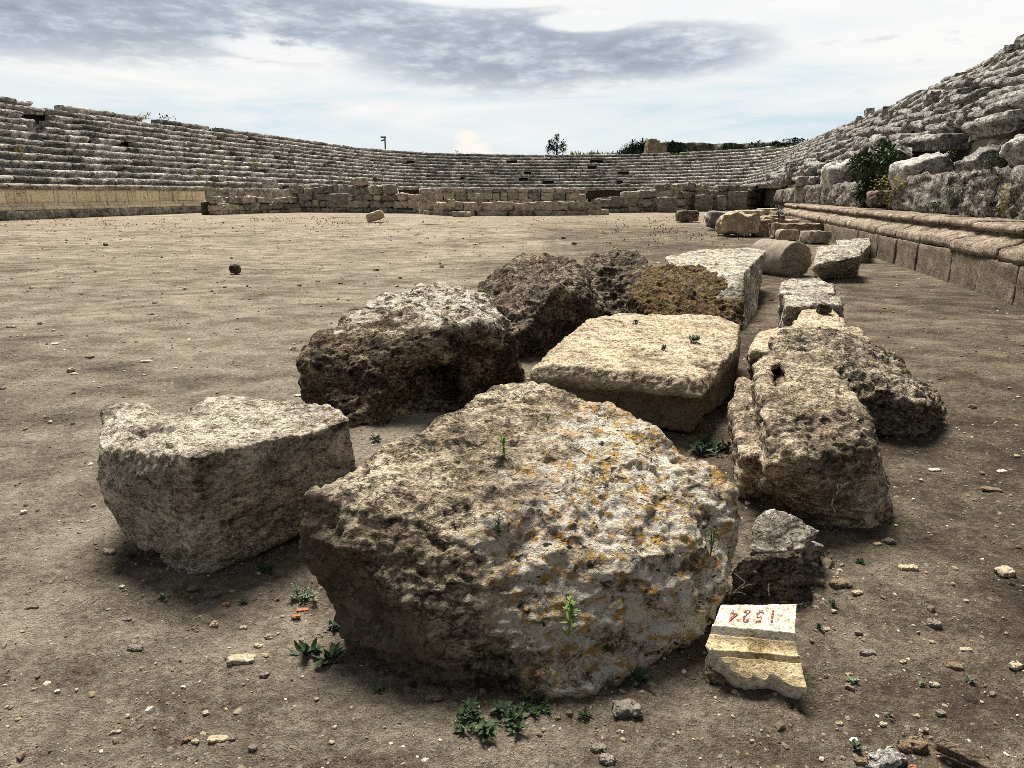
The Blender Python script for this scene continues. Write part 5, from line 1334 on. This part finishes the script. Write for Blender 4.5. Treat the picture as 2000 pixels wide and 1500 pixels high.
def hill():
    HY = 700.0
    xs = np.linspace(1195, 1680, 150); rows = []
    for x in xs:
        yt = np.interp(x, [1195, 1214, 1224, 1240, 1262, 1300, 1450, 1520, 1570, 1680], [312, 301, 290, 283, 278, 277, 276.5, 277.5, 282, 300])
        zt = PY(x, yt, HY)[2]; X = PY(x, yt, HY)[0]
        for (dy, kz) in ((-60, -.05), (-30, .25), (-14, .42), (-8, .55), (-5, .74), (-2, .90), (0, .985), (12, 1.0), (90, 1.0), (200, .9), (260, 0)):
            rows.append([X * (HY + dy) / HY, HY + dy, zt * kz])
    V = np.array(rows); m = 11; V = V + np.stack([1.5 * fbm(V * .07, 4), 5 * fbm(V * .05 + 9, 4, .6, ridged=True), 1.6 * fbm(V * .06 + 19, 4)], -1) * (V[:, 2:3] < 47)
    f = [(i * m + k, i * m + k + 1, (i + 1) * m + k + 1, (i + 1) * m + k) for i in range(len(xs) - 1) for k in range(m - 1)]
    mt, t, b = new_mat("cliff"); tc = t.n("ShaderNodeTexCoord"); v = tc.outputs["Object"]
    n1 = t.noise(t.scalev(v, (1, 1, .5)), .12, 8, .7, .4); col = t.ramp(n1, [(.42, C(.02, .032, .026)), (.52, C(.085, .08, .07)), (.63, C(.26, .235, .205))])
    g = t.n("ShaderNodeNewGeometry"); sx = t.n("ShaderNodeSeparateXYZ"); t.L.new(g.outputs["Normal"], sx.inputs[0])
    col = t.mix(t.step(sx.outputs[2], .8, .95), col, C(.09, .10, .035)); t.L.new(col, b.inputs["Base Color"])
    o = mesh_obj("hill", V, [q[::-1] for q in f], mt, origin=np.zeros(3)); tag(o, kind="structure")
    r = random.Random(77); mb = MB()
    for k in range(1700):
        i = r.randrange(len(xs)); x = xs[i]; j = r.choice([1, 2, 2, 3, 3, 4, 4, 5]) if 1262 < x < 1540 else r.choice([1, 2, 3, 4, 5, 6, 7])
        if 1262 < x < 1540 and fbm(np.array([[x / 45.0, j / 3.0, 1.0]]), 2)[0] < -.12 : continue
        p = V[i * m + j] + np.array([r.gauss(0, 2), -1, 0]); R = r.uniform(1.4, 3.2) if j < 7 else r.uniform(.8, 1.6)
        for q in range(26):
            a = np.array([r.gauss(0, 1), r.gauss(0, 1), r.gauss(0, 1)]); a /= np.linalg.norm(a); leaf(mb, p + a * R * r.random() ** .4 + np.array([0, 0, R * .6]), a, np.array([0, 0, 1.0]), R * .6, R * .5, .1, r)
    o = mb.obj("hill_woods", M["hill_tree"], smooth=False, origin=np.zeros(3)); tag(o, "dark bluish trees covering the far rocky hill", "woods", kind="stuff")
hill()

# ------------------------------------------------------------------ driftwood and scratches
def log():
    a, b = P(1828, 1450, .02), P(1958, 1512, .018); d = b - a; L = np.linalg.norm(d); d /= L; s_ = np.array([d[1], -d[0], 0]); up = np.array([0, 0, 1.0]); n, m = 70, 28; v = []
    for i in range(n + 1):
        t = i / n; R = .019 * (1 - .35 * t) * (min(1, (t + .02) / .06) ** .5) * (min(1, (1.03 - t) / .08) ** .5)
        for k in range(m):
            an = 2 * PI * k / m; rr = R * (1 - .30 * math.exp(-((an - 4.3) / .25) ** 2) - .18 * math.exp(-((an - 2.2) / .2) ** 2)); rr = rr * (1.15 if .5 < an < 3 else 1)
            v.append(a + d * (L * t) + s_ * rr * 1.25 * math.cos(an) + up * rr * math.sin(an))
    v = np.array(v); v = v + .0022 * np.stack([fbm(v * np.array([60, 60, 60]), 3), fbm(v * 60 + 5, 3), fbm(v * 60 + 9, 3)], -1)
    f = [(i * m + k, i * m + (k + 1) % m, (i + 1) * m + (k + 1) % m, (i + 1) * m + k) for i in range(n) for k in range(m)] + [tuple(range(m - 1, -1, -1)), tuple(n * m + k for k in range(m))]
    tag(mesh_obj("driftwood", v, f, M["wood"]), "weathered split piece of wood lying at the lower right corner", "wood")
log()

def scratches(parent_label, name, lines, rad, matn):
    par = [o for o in COL.objects if o.get("label") == parent_label][0]; hit2 = caster()
    for ln in lines:
        pts = []; mb = MB()
        for k in range(len(ln) - 1):
            for t in np.linspace(0, 1, 7)[:-1]:
                x = ln[k][0] + (ln[k + 1][0] - ln[k][0]) * t; y = ln[k][1] + (ln[k + 1][1] - ln[k][1]) * t
                loc, nor = hit2(x + random.uniform(-.7, .7), y + random.uniform(-.7, .7)); pts.append(loc)
        for a, b in zip(pts, pts[1:]):
            if 1e-4 < np.linalg.norm(b - a) < .04: tube(mb, a, b, rad * random.uniform(.5, 1.2), rad * random.uniform(.5, 1.2), 5)
        if mb.v: mb.obj(name, M[matn], par)
scratches("dark squared block with white scratches under the tilted slab", "scratch_mark",
          [[(1434, 1120), (1446, 1128), (1455, 1138), (1440, 1150), (1430, 1158)], [(1448, 1148), (1462, 1142), (1472, 1140)], [(1430, 1158), (1445, 1156), (1460, 1162)], [(1502, 1138), (1500, 1150), (1503, 1165)], [(1471, 1114), (1481, 1119)]], .0028, "chalk")
scratches("tall brown block with a socket cut in its top, front of the right hand row", "white_stain", [[(1660, 941), (1645, 948), (1635, 945), (1636, 960), (1632, 966)], [(1628, 972), (1624, 985), (1628, 993), (1632, 1002)]], .0045, "chalk")
